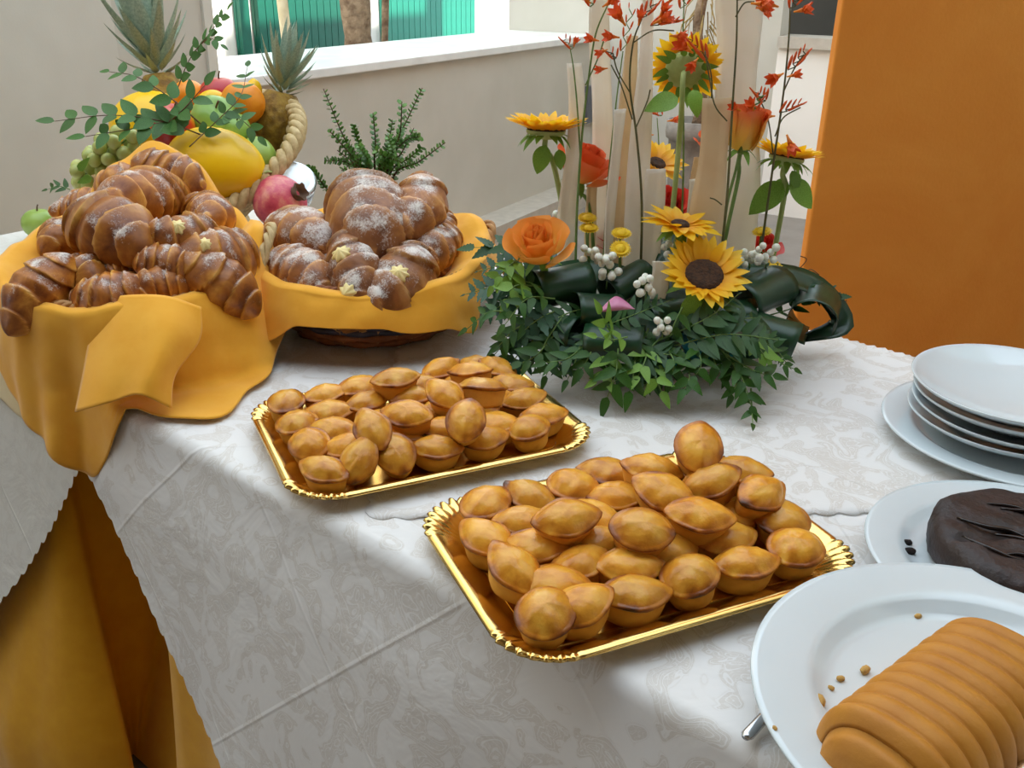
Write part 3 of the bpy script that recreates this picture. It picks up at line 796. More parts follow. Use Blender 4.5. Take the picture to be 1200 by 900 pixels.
for i, (px, py, s, lab) in enumerate([(959, 822, .0085, 'largest brown cake crumb at the loaf end'), (985, 795, .004, 'small round crumb left of the loaf'), (974, 806, .0032, 'small crumb beside the loaf end'), (952, 785, .0025, 'tiny crumb on the plate well edge'), (1014, 785, .0055, 'pale crumb touching the loaf side'), (1076, 722, .004, 'crumb alone behind the loaf'), (977, 880, .011, 'long flat crust crumb in front of the loaf'), (908, 853, .0025, 'pale tiny crumb on the plate rim'), (1185, 888, .003, 'crumb by the loaf foot near the knife')]):
    z = PZ + s * .5 + (.017 if i == 7 else 0)
    p = at(px, py, z)
    o = ob('cake_crumb', cme[i % 4], None, Matrix.Translation(p) @ Matrix.Rotation(rnd.uniform(0, 6), 4, 'Z') @ Matrix.Scale(s, 4)); tag(o, lab, 'crumb')

# dark chocolate cake, sunken and cracked
CC = PH + V(.008, .002, .0062)
def cut(a): return 1 + .04 * noise.noise(V(cos(a) * 2, sin(a) * 2, 7)) + .015 * noise.noise(V(cos(a) * 7, sin(a) * 7, 2))
NA, vs, fs = 96, [], []
prof = [(0, 0), (.098, 0), (.104, .006), (.105, .02), (.103, .033), (.096, .039), (.085, .0405), (.07, .040), (.055, .0395), (.04, .040), (.025, .0395), (.012, .040), (0, .040)]
for (r, z) in prof:
    for k in range(NA):
        a = 2 * pi * k / NA; q = cut(a); x, y = r * q * cos(a), r * q * sin(a)
        h = 0
        if z > .03:
            h = .005 * noise.noise(V(x * 22, y * 40, 1)) + .006 * abs(noise.noise(V(x * 16 + y * 10, y * 46, 6))) - .007 * max(0, 1 - abs(y + .02 + .3 * x + .012 * sin(x * 60)) / .010) * (1 if abs(x) < .085 else 0)
        vs.append(V(x, y, z + h))
for i in range(len(prof) - 1):
    for k in range(NA): fs.append((i*NA+k, i*NA+(k+1) % NA, (i+1)*NA+(k+1) % NA, (i+1)*NA+k))
t = thing('chocolate_cake', CC, 'dark chocolate cake with cracked uneven top on a white plate', 'cake')
ob('cake_body', mesh('cake_body', vs, fs, M['choc']), t, Matrix.Translation(CC))
for i, (x0, y0, x1, y1, ww) in enumerate([(-.05, .0, .02, -.045, .005), (-.085, -.01, -.04, -.05, .004), (-.02, .045, .05, .06, .005), (-.075, .03, -.01, -.012, .005), (-.03, .065, .03, .03, .004), (0, .02, .06, -.03, .005), (-.06, -.035, .0, -.06, .004), (.02, .07, .07, .03, .004)]):
    pts = smoothpath([CC + V(lerp(x0, x1, s), lerp(y0, y1, s) + .006 * sin(s * 7 + i), .0415 + .0015 * sin(s * 5)) for s in (0, .35, .7, 1)], 14)
    MB().tube(pts, [ww * (.3 + .7 * sin(pi * j / 14)) * .6 for j in range(15)], 8).ob('glaze_ridge', M['choc_glaze'], t)
for i, (px, py, s) in enumerate([(1063, 636, .006), (1066, 646, .007), (1056, 612, .0018)]):
    o = ob('cake_crumb', cme[i].copy(), None, Matrix.Translation(at(px, py, PH.z + .0055 + s * .5)) @ Matrix.Scale(s, 4)); o.data.materials[0] = M['choc']
    tag(o, ['dark chocolate crumb against the cake side', 'largest chocolate crumb beside the cake', 'tiny chocolate speck on the plate rim'][i], 'crumb')

# knives
def knife(p, d, z, label, L_=.2):
    d = Vector(d).normalized(); q = V(-d.y, d.x, 0); up = V(0, 0, 1)
    t = thing('table_knife', p, label, 'knife')
    a = p
    pts = [a + d * (L_ * .42 * i / 10) for i in range(11)]
    mb = MB()
    for i in range(11): pass
    vs = []; fs = []
    secs = [(0, .003, .002), (.004, .0055, .003), (.03, .0052, .003), (.06, .0042, .0026), (.085, .004, .0026)]
    def body(secs):
        vs = []; fs = []
        for (x, wy, hz) in secs:
            for k in range(10):
                an = 2*pi*k/10; vs.append(p + d * x + q * (wy * cos(an)) + up * (hz * sin(an)))
        for i in range(len(secs) - 1):
            for k in range(10): fs.append((i*10+k, i*10+(k+1) % 10, (i+1)*10+(k+1) % 10, (i+1)*10+k))
        fs.append(tuple(range(9, -1, -1))); fs.append(tuple((len(secs)-1)*10+k for k in range(10)))
        return MB().add(vs, fs)
    body(secs).ob('handle', M['steel'], t)
    body([(.085, .004, .0022), (.095, .008, .001), (.15, .0095, .0008), (.185, .008, .0007), (.2, .002, .0005)]).ob('blade', M['steel'], t)
k0 = at(873, 865, ZTOP + .0045)
knife(k0, V(.66, .75, 0), 0, 'steel knife half hidden under the loaf plate, only its handle end showing')
k1 = V(.340, .487, PC.z + .024); k2 = V(.418, .546, PC.z + .024)
knife(k1, k2 - k1, 0, 'steel knife resting across the plate rim in front of the loaf')

# ================================================================== baskets, napkins, croissants
def basket(name, c, rx, ry, z0, z1, bs, rows, mats, label, handles=(), stakes=30, band=()):
    t = thing(name, V(c.x, c.y, z0), label, 'basket')
    def rad(z):
        q = (z - z0) / (z1 - z0); return bs + (1 - bs) * q ** .75
    def P(th, z, off=0):
        r = rad(z); return V(c.x + (rx * r + off) * cos(th), c.y + (ry * r + off) * sin(th), z)
    N = stakes * 4
    mb = MB(); mbd = MB()
    for j in range(rows):
        z = lerp(z0 + .008, z1 - .006, j / (rows - 1))
        pts = [P(2*pi*i/N, z, .0035 * sin(2*pi*i/N * stakes / 2 + pi * j)) for i in range(N)]
        (mbd if j in band else mb).tube(pts, (z1 - z0) / rows * .55, 6, closed=True)
    mb.ob('weave', mats[0], t)
    if band: mbd.ob('dark_band', mats[2], t)
    mb = MB()
    for i in range(stakes):
        th = 2*pi*(i + .5) / stakes; mb.tube([P(th, lerp(z0 + .002, z1, q)) for q in (0, .25, .5, .75, 1)], .0028, 5)
    mb.ob('stakes', mats[1], t)
    mb = MB().lathe([(0, 0), (bs, 0), (bs * 1.02, .004), (bs, .008), (0, .008)], 60, Matrix.Translation(V(c.x, c.y, z0)) @ Matrix.Diagonal((rx, ry, 1, 1))); mb.ob('bottom', mats[0], t)
    mb = MB()
    for ph in range(3):
        N2 = 200; pts = []
        for i in range(N2):
            th = 2*pi*i/N2; q = th * 26 + ph * 2*pi/3; p = P(th, z1, .0055 * cos(q)); p.z += .0055 * sin(q) + .002; pts.append(p)
        mb.tube(pts, .0048, 6, closed=True)
    mb.ob('rim', mats[0], t)
    for (th, span, h) in handles:
        mb = MB()
        for ph in range(3):
            pts = []
            for i in range(41):
                s = i / 40; a = th + span * (s - .5); p = P(a, z1, .022 + .016 * sin(pi * s)); p.z += h * sin(pi * s) ** .8
                q = s * 16 + ph * 2*pi/3; p += V(cos(a), sin(a), 0) * .005 * cos(q) + V(0, 0, .005 * sin(q)); pts.append(p)
            mb.tube(pts, .0046, 6)
        mb.ob('handle', mats[1], t)
    return t

def napkin(name, c, rx, ry, zr, Lf, flare, label, m, inner=.11, folds=(), NT_=220, rimoff=.014, flop=None):
    """square cloth pushed into a basket: lies inside, turns over the rim, hangs or lies outside"""
    vs = []; fs = []; rowsin = 12; rowsout = 34; zt = ZTOP + .003
    for i in range(NT_):
        th = 2*pi*i/NT_; deg = math.degrees((th + pi) % (2*pi) - pi)
        z1 = zr(deg); Lh = Lf(deg); fl = flare(deg)
        fo = sum(a * sin(th * k + p) for (k, a, p) in folds) + .007 * noise.noise(V(cos(th) * 4 + c.x * 9, sin(th) * 4, 2.2)) + .004 * noise.noise(V(cos(th) * 9 + c.x * 9, sin(th) * 9, 6.2))
        dirv = V(cos(th), sin(th), 0)
        col = []
        for j in range(rowsin):                       # from inside up to the rim
            q = j / rowsin
            r = lerp(.30, .97, q ** .7); z = z1 - inner * (1 - q) ** 1.5 - .0
            z = max(z, ZTOP + .016)
            col.append(V(c.x + rx * r * cos(th), c.y + ry * r * sin(th), z + .004 * fo / .01 * (1 - q) * .5))
        p = V(c.x + (rx) * cos(th), c.y + (ry) * sin(th), z1 + .011 + .3 * fo); col.append(p.copy())
        p = p + dirv * rimoff + V(0, 0, -.003); col.append(p.copy())
        ds = Lh / rowsout; down = V(0, 0, -1); s = 0
        for j in range(rowsout):
            s += ds; q = j / rowsout
            out = fl * (1 - .35 * q) + fo * 10 * (q ** .8) * .9
            step = (down + dirv * out).normalized() * ds
            nx = p + step
            over = nof(nx) > NF - .027
            if nx.z < zt + .006 and over:
                hv = dirv.copy(); nx = p + hv * ds; nx.z = zt + .0015 + .012 * max(0, .5 + 60 * fo) * exp(-q * 2)
            elif not over and nof(nx) > .35:
                nx = p + (down * 1.0 + (-NN) * .10 + dirv * fo * 6).normalized() * ds
            p = nx; col.append(p.copy())
        vs += col; k = len(col)
    for i in range(NT_):
        i2 = (i + 1) % NT_
        for j in range(k - 1): fs.append((i*k + j, i2*k + j, i2*k + j + 1, i*k + j + 1))
    # smooth a little around the ring
    for it in range(3):
        nv = [v.copy() for v in vs]
        for i in range(NT_):
            a = ((i - 1) % NT_) * k; b = ((i + 1) % NT_) * k
            for j in range(k): nv[i*k + j] = vs[i*k + j] * .5 + (vs[a + j] + vs[b + j]) * .25
        vs = nv
    for i, v in enumerate(vs):
        j = i % k
        if j > 6:
            d_ = V(v.x - c.x, v.y - c.y, .25).normalized(); a_ = min(1, (j - 6) / 10)
            v += d_ * a_ * (.007 * noise.noise(v * 11 + V(3, 1, 7)) + .004 * noise.noise(v * 27))
            if v.z < zt and nof(v) > NF - .025: v.z = zt + .001
    o0 = V(c.x, c.y, ZTOP)
    fs.append(tuple(i * k for i in range(NT_))[::-1])
    t = thing(name, o0, label, 'napkin')
    o = ob('cloth', mesh('napkin_cloth', [v - o0 for v in vs], fs, m), t, Matrix.Translation(o0))
    md = o.modifiers.new('solid', 'SOLIDIFY'); md.thickness = .0022; md.offset = 0
    return t
def flap(parent, grid_pts, m, name='flap', nu=36, nv=30, ripple=.004, rk=14, th=.002):
    """loose folded corner: control grid rows of points, smoothly interpolated"""
    rows = [smoothpath(r, nu) for r in grid_pts]
    cols = [smoothpath([r[i] for r in rows], nv) for i in range(nu + 1)]
    vs = []; fs = []
    for j in range(nv + 1):
        for i in range(nu + 1):
            p = cols[i][j].copy(); q = j / nv
            p += V(.2, -.8, .3) * ripple * q * sin(i / nu * rk + 1.2)
            vs.append(p)
    for j in range(nv):
        for i in range(nu): fs.append((j*(nu+1)+i, j*(nu+1)+i+1, (j+1)*(nu+1)+i+1, (j+1)*(nu+1)+i))
    o = MB().add(vs, fs).ob(name, m, parent)
    md = o.modifiers.new('solid', 'SOLIDIFY'); md.thickness = th; md.offset = 0
    return o

bA = V(-.600, 1.435, 0); RAx, RAy, ZRA = .186, .196, .872
basket('bread_basket', bA, RAx - .012, RAy - .012, ZTOP + .001, ZRA, .68, 11, (M['wicker'], M['wicker_pale'], M['wicker_dark']), 'round wicker basket full of croissants under a saffron napkin', handles=[(radians(14), .55, .06), (radians(112), .55, .10)])
zrA = [(-180, .895), (-150, .885), (-125, .872), (-95, .868), (-60, .872), (-30, .876), (0, .893), (12, .930), (28, .925), (42, .895), (58, .925), (78, 1.00), (96, 1.03), (116, 1.00), (138, .925), (180, .895)]
LfA = [(-180, .09), (-160, .12), (-133, .165), (-115, .20), (-98, .245), (-90, .255), (-82, .20), (-74, .15), (-66, .20), (-55, .235), (-40, .17), (-15, .12), (8, .10), (20, .05), (40, .10), (70, .05), (100, .06), (125, .05), (150, .10), (180, .15)]
nA = napkin('napkin', bA, RAx, RAy, lambda d: interp(zrA, d), lambda d: interp(LfA, d), lambda d: interp([(-180, .45), (-120, .35), (-70, .35), (-20, .5), (30, .3), (180, .45)], d),
       'saffron napkin lining the full croissant basket, corners hanging over the table edge', M['napkin'], folds=((9, .006, .4), (14, .005, 1.7), (23, .003, .3)))
# the loose folded corner in front
fp = [[atY(118, 352, 1.262), atY(150, 346, 1.246), atY(195, 347, 1.243), atY(236, 360, 1.25)],
      [atY(106, 395, 1.225), atY(145, 385, 1.200), atY(195, 385, 1.195), atY(234, 398, 1.215)],
      [atY(98, 440, 1.185), atY(140, 436, 1.150), atY(178, 432, 1.150), atY(205, 440, 1.165)],
      [atY(90, 482, 1.155), atY(128, 472, 1.125), atY(165, 462, 1.130), atY(200, 479, 1.135)]]
flap(nA, fp, M['napkin'], ripple=.011, rk=9)
# cream napkin half hidden under it at the left
mb = MB()
def crm(u, v):
    n = lerp(.60, .470, v); uu = lerp(-1.72, -1.40 + .03 * sin(v * 3), u)
    z = ZTOP + .004 if n > NF - .02 else ZTOP + .004 - (NF - .02 - n) * 1.0
    n2 = max(n, NF - .045)
    return nuz(n2 - .004 * sin(u * 9), uu, z + .003 * sin(u * 7 + v * 4))
mb.grid(crm, 30, 24)
o = mb.ob('napkin', M['cream_napkin']); md = o.modifiers.new('solid', 'SOLIDIFY'); md.thickness = .002
tag(o, 'pale cream napkin lying over the table edge beside the croissant basket', 'napkin')

bB = V(-.245, 1.535, 0); RBx, RBy, ZRB = .188, .180, .862
basket('bread_basket', bB, RBx - .012, RBy - .012, ZTOP + .001, ZRB, .72, 9, (M['wicker_red'], M['wicker'], M['wicker_dark']), 'brown wicker basket with dark band, holding dusted custard croissants', handles=[(radians(20), .5, .05), (radians(200), .5, .04)], band=(2, 3))
zrB = [(-180, .885), (-150, .872), (-120, .862), (-70, .858), (-45, .866), (-30, .872), (-12, .880), (8, .898), (25, .915), (50, .905), (90, .915), (125, .905), (150, .900), (180, .885)]
LfB = [(-180, .06), (-150, .08), (-130, .095), (-110, .054), (-80, .048), (-55, .066), (-38, .088), (-26, .035), (-10, .02), (2, .05), (12, .13), (30, .125), (42, .07), (60, .05), (110, .04), (180, .06)]
nB = napkin('napkin', bB, RBx, RBy, lambda d: interp(zrB, d), lambda d: interp(LfB, d), lambda d: interp([(-180, .35), (-120, .55), (-60, .60), (-30, .5), (20, .55), (60, .35), (180, .35)], d),
       'saffron napkin lining the smaller dusted croissant basket, turned down in front', M['napkin'], inner=.075, folds=((7, .0035, 2.0), (13, .003, .7), (19, .002, 2.2)), rimoff=.016)

# ------------------------------------------------------------------ croissants
def croissant_mesh(seed, bend, fat, layers, mat_, straight=False):
    NL, NA_ = 72, 26; rnd = random.Random(seed); ox = rnd.uniform(0, 90); vs = []; ts = []; fs = []
    for i in range(NL + 1):
        t = -1 + 2 * i / NL
        a = t * bend
        if bend > .05:
            Rb = 1.0 / bend; c = V(Rb * sin(a), Rb * (cos(a) - 1) + .15, 0); tx = V(cos(a), -sin(a), 0)
        else: c = V(t, 0, 0); tx = V(1, 0, 0)
        side = V(-tx.y, tx.x, 0)
        env = max(0, 1 - abs(t) ** 2.1) ** .62
        c.x += .03 * noise.noise(V(t * 2, ox, 0)); c.z += .05 * noise.noise(V(t * 2.2, ox, 5))
        for k in range(NA_):
            ph = 2*pi*k/NA_
            sl = .55 * cos(ph + seed) * (1 if seed % 2 else -1)
            q = abs(t + sl * .35 * (1 - abs(t))) * layers + .35 * sin(ph) + .18 * noise.noise(V(t * 3, ph * .8, ox))
            fr = q - floor(q); lay = floor(q)
            step = (1 - fr) ** 1.0
            edge = exp(-((fr - .03) / .10) ** 2) + exp(-((fr - 1.0) / .06) ** 2)
            rr = fat * env * (1 + .15 * (step - .5) + .08 * noise.noise(V(cos(ph) * 1.3 + ox, sin(ph) * 1.3, t * 2.5)))
            rr = max(rr, .004)
            flat = .84 if sin(ph) < 0 else .95
            vs.append(c + side * (rr * cos(ph)) + V(0, 0, rr * sin(ph) * flat))
            ts.append(.36 + .30 * fr - .34 * edge * (.6 + .4 * noise.noise(V(t * 9, ph * 3, ox))) + .12 * noise.noise(V(t * 5, cos(ph) * 2, ox + sin(ph) * 2)) + .12 * sin(ph))
    for i in range(NL):
        for k in range(NA_): fs.append((i*NA_+k, i*NA_+(k+1) % NA_, (i+1)*NA_+(k+1) % NA_, (i+1)*NA_+k))
    fs.append(tuple(range(NA_ - 1, -1, -1))); fs.append(tuple(NL*NA_ + k for k in range(NA_)))
    return mesh('croissant_dough', vs, fs, mat_, attr=ts)
CA = [croissant_mesh(i, b, ft, ly, M['croissant']) for i, (b, ft, ly) in enumerate([(.55, .50, 3.0), (.75, .48, 2.7), (.35, .52, 3.3), (.9, .46, 2.9), (.2, .52, 2.6)])]
CB = [croissant_mesh(20 + i, b, ft, ly, M['croissant_sugar']) for i, (b, ft, ly) in enumerate([(.25, .50, 2.8), (.5, .52, 2.4), (.1, .46, 3.2)])]
CUST = MB().lathe([(0, 0), (.9, 0), (1.0, .15), (.9, .35), (.6, .55), (.3, .75), (0, .85)], 30, wob=lambda a, i: 1 + (.16 * sin(a * 8) if 1 <= i <= 5 else 0)).mesh('custard', M['custard'])
def heapray(px, py, zf):
    d = ray(px, py); ymax = 1.60 if zf is heapA else 1.69; k = .8
    while True:
        p = CAM + d * k; k += .002
        if p.z < zf(p) or p.y > ymax: return p
def heapA(p):
    r2 = ((p.x + .59) / .2) ** 2 + ((p.y - 1.47) / .2) ** 2; return .985 - .092 * min(r2, 1.6)
def heapB(p):
    return .925 + .22 * (p.y - 1.53) - 1.0 * ((p.x + .235) ** 2 + (p.y - 1.53) ** 2)
def croissant(e0, e1, zf, kind, me, sink, roll, label, group=None, cust=(), flip=1, fat=1.0, lift=0):
    p0 = heapray(*e0, zf); p1 = heapray(*e1, zf); c = (p0 + p1) / 2
    ax = p1 - p0; dep = (c - CAM).dot(FW); L_ = min(ax.length * 1.4, 1.5 * sqrt((e0[0]-e1[0])**2 + (e0[1]-e1[1])**2) * dep / FPX)
    eps = .01; nrm = V(-(zf(c + V(eps, 0, 0)) - zf(c - V(eps, 0, 0))) / (2*eps), -(zf(c + V(0, eps, 0)) - zf(c - V(0, eps, 0))) / (2*eps), 1).normalized()
    nrm = Matrix.Rotation(radians(roll), 3, ax.normalized()) @ nrm
    Mx = frame(c + V(0, 0, lift - sink), ax, nrm, L_ / 2, L_ / 2 * flip * fat * 1.08, L_ / 2 * fat * 1.08)
    if flip < 0:
        Mx = frame(c + V(0, 0, lift - sink), -ax, nrm, L_ / 2, L_ / 2 * fat * 1.08, L_ / 2 * fat * 1.08)
    t = thing('croissant', Mx, label, 'croissant', group)
    ob('dough', me, t, Mx)
    for (px, py, s) in cust:
        best = None
        for v in me.vertices:
            w_ = Mx @ v.co; q = w_ - CAM; dp = q.dot(FW)
            ex = 600 + FPX * q.dot(RT) / dp - px; ey = 450 - FPX * q.dot(UP) / dp - py
            sc = dp + .004 * sqrt(ex * ex + ey * ey)
            if best is None or sc < best[0]: best = (sc, w_, (Mx.to_3x3() @ v.normal).normalized())
        ob('custard', CUST, t, frameZ(best[1] - best[2] * s * .35, best[2], ax, s))
    return t
GA = 'croissants heaped in the full basket'
for q in [
 # back and top
 ((165, 188), (229, 214), 0, 8, 'darkest croissant on the very top of the heap, against the raised napkin', 1, (), .005),
 ((120, 222), (170, 208), 1, 0, 'croissant wedged behind the topmost one, left of it on the heap', -1, (), .005),
 ((128, 240), (220, 226), 2, 0, 'long straight croissant lying across the top of the heap', 1, (), .01),
 ((212, 224), (262, 256), 3, 0, 'smooth brown croissant at the heap edge below the melon', 1, (), -.005),
 ((177, 270), (246, 266), 1, -8, 'croissant split open with custard, below the long one', -1, ((207, 264, .013),), .0),
 ((210, 296), (286, 284), 0, -4, 'pale sugared croissant with custard showing, beside the wicker handle', -1, ((240, 288, .012),), 0),
 ((76, 256), (168, 302), 4, 0, 'largest sugared croissant, slanting across the middle of the heap', 1, (), .012),
 ((70, 242), (124, 230), 3, 0, 'pale curled croissant beside the long one, near the napkin edge', 1, (), 0),
 ((46, 292), (78, 252), 1, 0, 'ribbed croissant tucked along the napkin at the heap side', -1, (), -.01),
 ((40, 300), (66, 290), 3, 0, 'small dark ribbed croissant end beside the napkin', 1, (), -.015),
 ((64, 298), (112, 312), 2, 0, 'dark croissant under the largest slanting one', 1, (), -.02),
 ((24, 386), (78, 318), 4, 0, 'sugar-topped croissant poking over the napkin at the table corner', 1, (), .018),
 ((92, 342), (158, 326), 0, 0, 'ribbed round croissant just behind the napkin flap', -1, (), .0),
 ((164, 300), (220, 314), 2, 0, 'brown croissant in the middle of the heap, under the custard ones', 1, (), -.002),
 ((160, 338), (214, 318), 3, 0, 'dark croissant tip behind the napkin flap beside the ribbed one', 1, (), -.006),
 ((218, 312), (288, 362), 4, 0, 'wide sugar-dusted croissant hanging at the basket front near the other basket', 1, (), .012),
 ((194, 348), (246, 366), 1, 0, 'croissant end low behind the napkin flap', 1, (), -.018),
 ((140, 262), (184, 280), 0, 0, 'croissant end showing between the largest and the split one', 1, (), -.01),
 ((236, 262), (272, 280), 2, 0, 'croissant end low at the napkin beneath the smooth one', 1, (), -.02),
 ((84, 264), (112, 244), 2, 0, 'croissant end under the pale curled one', 1, (), -.015),
 ((130, 310), (176, 296), 1, 0, None, 1, (), -.04), ((190, 290), (240, 306), 4, 0, None, 1, (), -.045), ((90, 330), (60, 300), 0, 0, None, 1, (), -.05), ((200, 250), (150, 252), 3, 0, None, 1, (), -.045),
 ((110, 290), (150, 280), 2, 0, None, 1, (), -.04), ((215, 330), (260, 310), 2, 0, None, 1, (), -.04), ((230, 280), (190, 300), 0, 0, None, 1, (), -.04), ((70, 330), (110, 350), 1, 0, None, 1, (), -.04), ((80, 270), (110, 300), 1, 0, None, 1, (), -.045), ((150, 330), (200, 345), 4, 0, None, 1, (), -.04), ((130, 232), (180, 250), 1, 0, None, 1, (), -.045), ((190, 225), (240, 240), 2, 0, None, 1, (), -.045), ((240, 300), (275, 330), 3, 0, None, 1, (), -.045)]:
    e0, e1, kd, rl, lab, fl, cu, lf = q
    croissant(e0, e1, heapA, kd, CA[kd], .012, rl, lab or 'croissant buried in the heap, glimpsed between the others', GA + (', buried' if not lab else ''), cu, fl, lift=lf, fat=1.0 if e0 in ((76, 256), (128, 240), (24, 386), (218, 312), (194, 348), (215, 330), (150, 330)) else 1.28)
GB = 'dusted croissants in the smaller basket'
for q in [
 ((398, 218), (444, 330), 0, 0, 'biggest croissant with a thick white sugar patch, centre of the smaller basket', 1, (), .030, 1.0),
 ((496, 212), (470, 302), 1, 10, 'light golden twisted croissant standing at the basket back', 1, (), .030, .78),
 ((520, 240), (492, 300), 2, 0, 'dark croissant with upright tip near the basket handle', 1, (), .012, .85),
 ((488, 312), (540, 262), 1, 0, 'sugar-dusted croissant lying along the napkin by the handle', 1, (), .0, .9),
 ((302, 268), (392, 300), 0, 0, 'long dusted croissant resting on the napkin rim beside the pomegranate', 1, (), .012, .95),
 ((312, 300), (378, 346), 2, 0, 'flat dusted croissant in the basket corner, custard at its end', 1, ((374, 349, .012),), .004, 1.1),
 ((396, 276), (414, 364), 2, 0, 'croissant with two custard rosettes, pointing up behind the napkin', 1, ((398, 297, .015), (407, 344, .015)), .016, .95),
 ((488, 288), (436, 362), 1, 0, 'croissant with one custard rosette, leaning behind the folded napkin', 1, ((467, 319, .016),), .008, .95),
 ((470, 262), (450, 330), 0, 0, 'croissant half hidden between the biggest and the twisted one', 1, (), -.02, .9),
 ((340, 290), (420, 300), 1, 0, None, 1, (), -.04, 1), ((360, 320), (440, 330), 0, 0, None, 1, (), -.045, 1), ((440, 300), (520, 280), 0, 0, None, 1, (), -.045, 1), ((420, 250), (500, 260), 0, 0, None, 1, (), -.05, 1)]:
    e0, e1, kd, rl, lab, fl, cu, lf, ft = q
    croissant(e0, e1, heapB, kd, CB[kd], .012, rl, lab or 'dusted croissant buried low in the smaller basket', GB + (', buried' if not lab else ''), cu, fl, lift=lf, fat=ft)

# ================================================================== leaves (shared shapes)
def leaf_mesh(name, m, wid, fold=.12, droop=.10, n=7, serr=0, tipx=.55):
    vs = []; fs = []; uv = []
    for i in range(n + 1):
        t = i / n
        w_ = wid * .5 * (sin(pi * t ** tipx) ** .8 if 0 < t < 1 else 0.0)
        if serr and 0 < i < n: w_ *= 1 + serr * (1 if i % 2 else -1)
        z = -droop * t * t
        x = t if t < 1 else 1.0
        vs += [V(x - (serr * .1 if serr else 0), w_, z + fold * w_), V(x, 0, z), V(x - (serr * .1 if serr else 0), -w_, z + fold * w_)]
        uv += [(t, 1), (t, .5), (t, 0)]
    for i in range(n):
        a = i * 3; b = a + 3
        fs += [(a, a+1, b+1, b), (a+1, a+2, b+2, b+1)]
    return mesh(name, vs, fs, m, uv=uv)
LF = dict(rose=leaf_mesh('leaf', M['leaf_fruit'], .58, tipx=.75), green=leaf_mesh('leaf', M['leaf'], .42, .2, .15), light=leaf_mesh('leaf', M['leaf_light'], .46, .2, .12),
          fern=leaf_mesh('leaflet', M['leaf_fern'], .34, .1, .12, 6), blue=leaf_mesh('leaflet', M['leaf_blue'], .40, .1, .1, 8, .16), serr=leaf_mesh('leaf', M['leaf_fern'], .5, .15, .12, 12, .13),
          big=leaf_mesh('leaf', M['leaf_light'], .62, .15, .35, 9, 0, .8))
def sprig(parent, pts, leaf, ln, spacing, name='sprig', stem='stem', sr=.0016, face=(0, -.6, .8), ang=52, taper=.35, seed=0, start=.15, jit=12):
    rnd = random.Random(seed * 31 + len(pts) + int(ln * 1e4))
    path = smoothpath(pts, 28); tot = sum((path[i+1] - path[i]).length for i in range(28))
    st = MB().tube(path, [sr * (1 - .6 * i / 28) for i in range(29)], 6).ob(name, M[stem], parent)
    npair = max(2, int(tot * (1 - start) / spacing)); face = Vector(face)
    lname = 'leaflet' if leaf in ('fern', 'blue') else 'leaf'
    for i in range(npair + 1):
        s = start + (1 - start) * i / npair
        k = min(int(s * 28), 27); p = path[k].lerp(path[k+1], s * 28 - k); d = (path[k+1] - path[k]).normalized()
        fn = (face - d * face.dot(d)); fn = fn.normalized() if fn.length > .05 else d.orthogonal()
        sidev = fn.cross(d)
        if leaf in ('fern', 'blue'): sc = ln * (sin(pi * min(.98, .12 + .88 * s)) ** .7 * .9 + .12)
        else: sc = ln * (1 - taper * s)
        sides = (1, -1) if i < npair else (0,)
        for sg in sides:
            a = radians(ang + rnd.uniform(-jit, jit)) * sg
            dv = d * cos(a) + sidev * sin(a); dv = (dv + fn * rnd.uniform(-.15, .35)).normalized()
            ob(lname, LF[leaf], st, frame(p, dv, fn + V(rnd.uniform(-.3, .3), rnd.uniform(-.3, .3), rnd.uniform(-.2, .2)), sc * rnd.uniform(.85, 1.12)))
    return st

# ================================================================== fruit basket
FC = V(-.695, 1.965, .925); FN = V(-.35, -.40, .85).normalized()
fx = V(1, 0, 0); fx = (fx - FN * fx.dot(FN)).normalized(); fy = FN.cross(fx)
MF = Matrix(((fx.x, fy.x, FN.x, FC.x), (fx.y, fy.y, FN.y, FC.y), (fx.z, fy.z, FN.z, FC.z), (0, 0, 0, 1)))
t = thing('fruit_basket', V(FC.x, FC.y, ZTOP), 'large pale wicker basket tilted forward, heaped with fruit', 'basket')
def FP(th, q, off=0):
    r = lerp(.55, 1, q ** .7); return MF @ V((.265 * r + off) * cos(th), (.225 * r + off) * sin(th), -.085 * (1 - q))
mb = MB()
for j in range(14):
    mb.tube([FP(2*pi*i/144, j / 13, .004 * sin(2*pi*i/144 * 18 + pi * j)) for i in range(144)], .0075, 6, closed=True)
mb.ob('weave', M['wicker_pale'], t)
mb = MB()
for i in range(36): mb.tube([FP(2*pi*i/36, q) for q in (0, .3, .6, 1)], .003, 5)
mb.ob('stakes', M['wicker'], t)
mb = MB().add([FP(2*pi*i/48, 0) for i in range(48)], [tuple(range(48))]); mb.ob('bottom', M['wicker_pale'], t, False)
mb = MB()
for ph in range(3):
    pts = []
    for i in range(220):
        th = 2*pi*i/220; q = th * 20 + ph * 2*pi/3
        pts.append(FP(th, 1, .006 + .010 * cos(q)) + FN * (.010 * sin(q)))
    mb.tube(pts, .0095, 7, closed=True)
mb.ob('braided_rim', M['wicker_pale'], t)
mb = MB().lathe([(0, 0), (.11, 0), (.115, .01), (.10, .06), (0, .06)], 40, Matrix.Translation(V(FC.x + .02, FC.y + .02, ZTOP + .001))); mb.ob('foot', M['wicker_pale'], t)

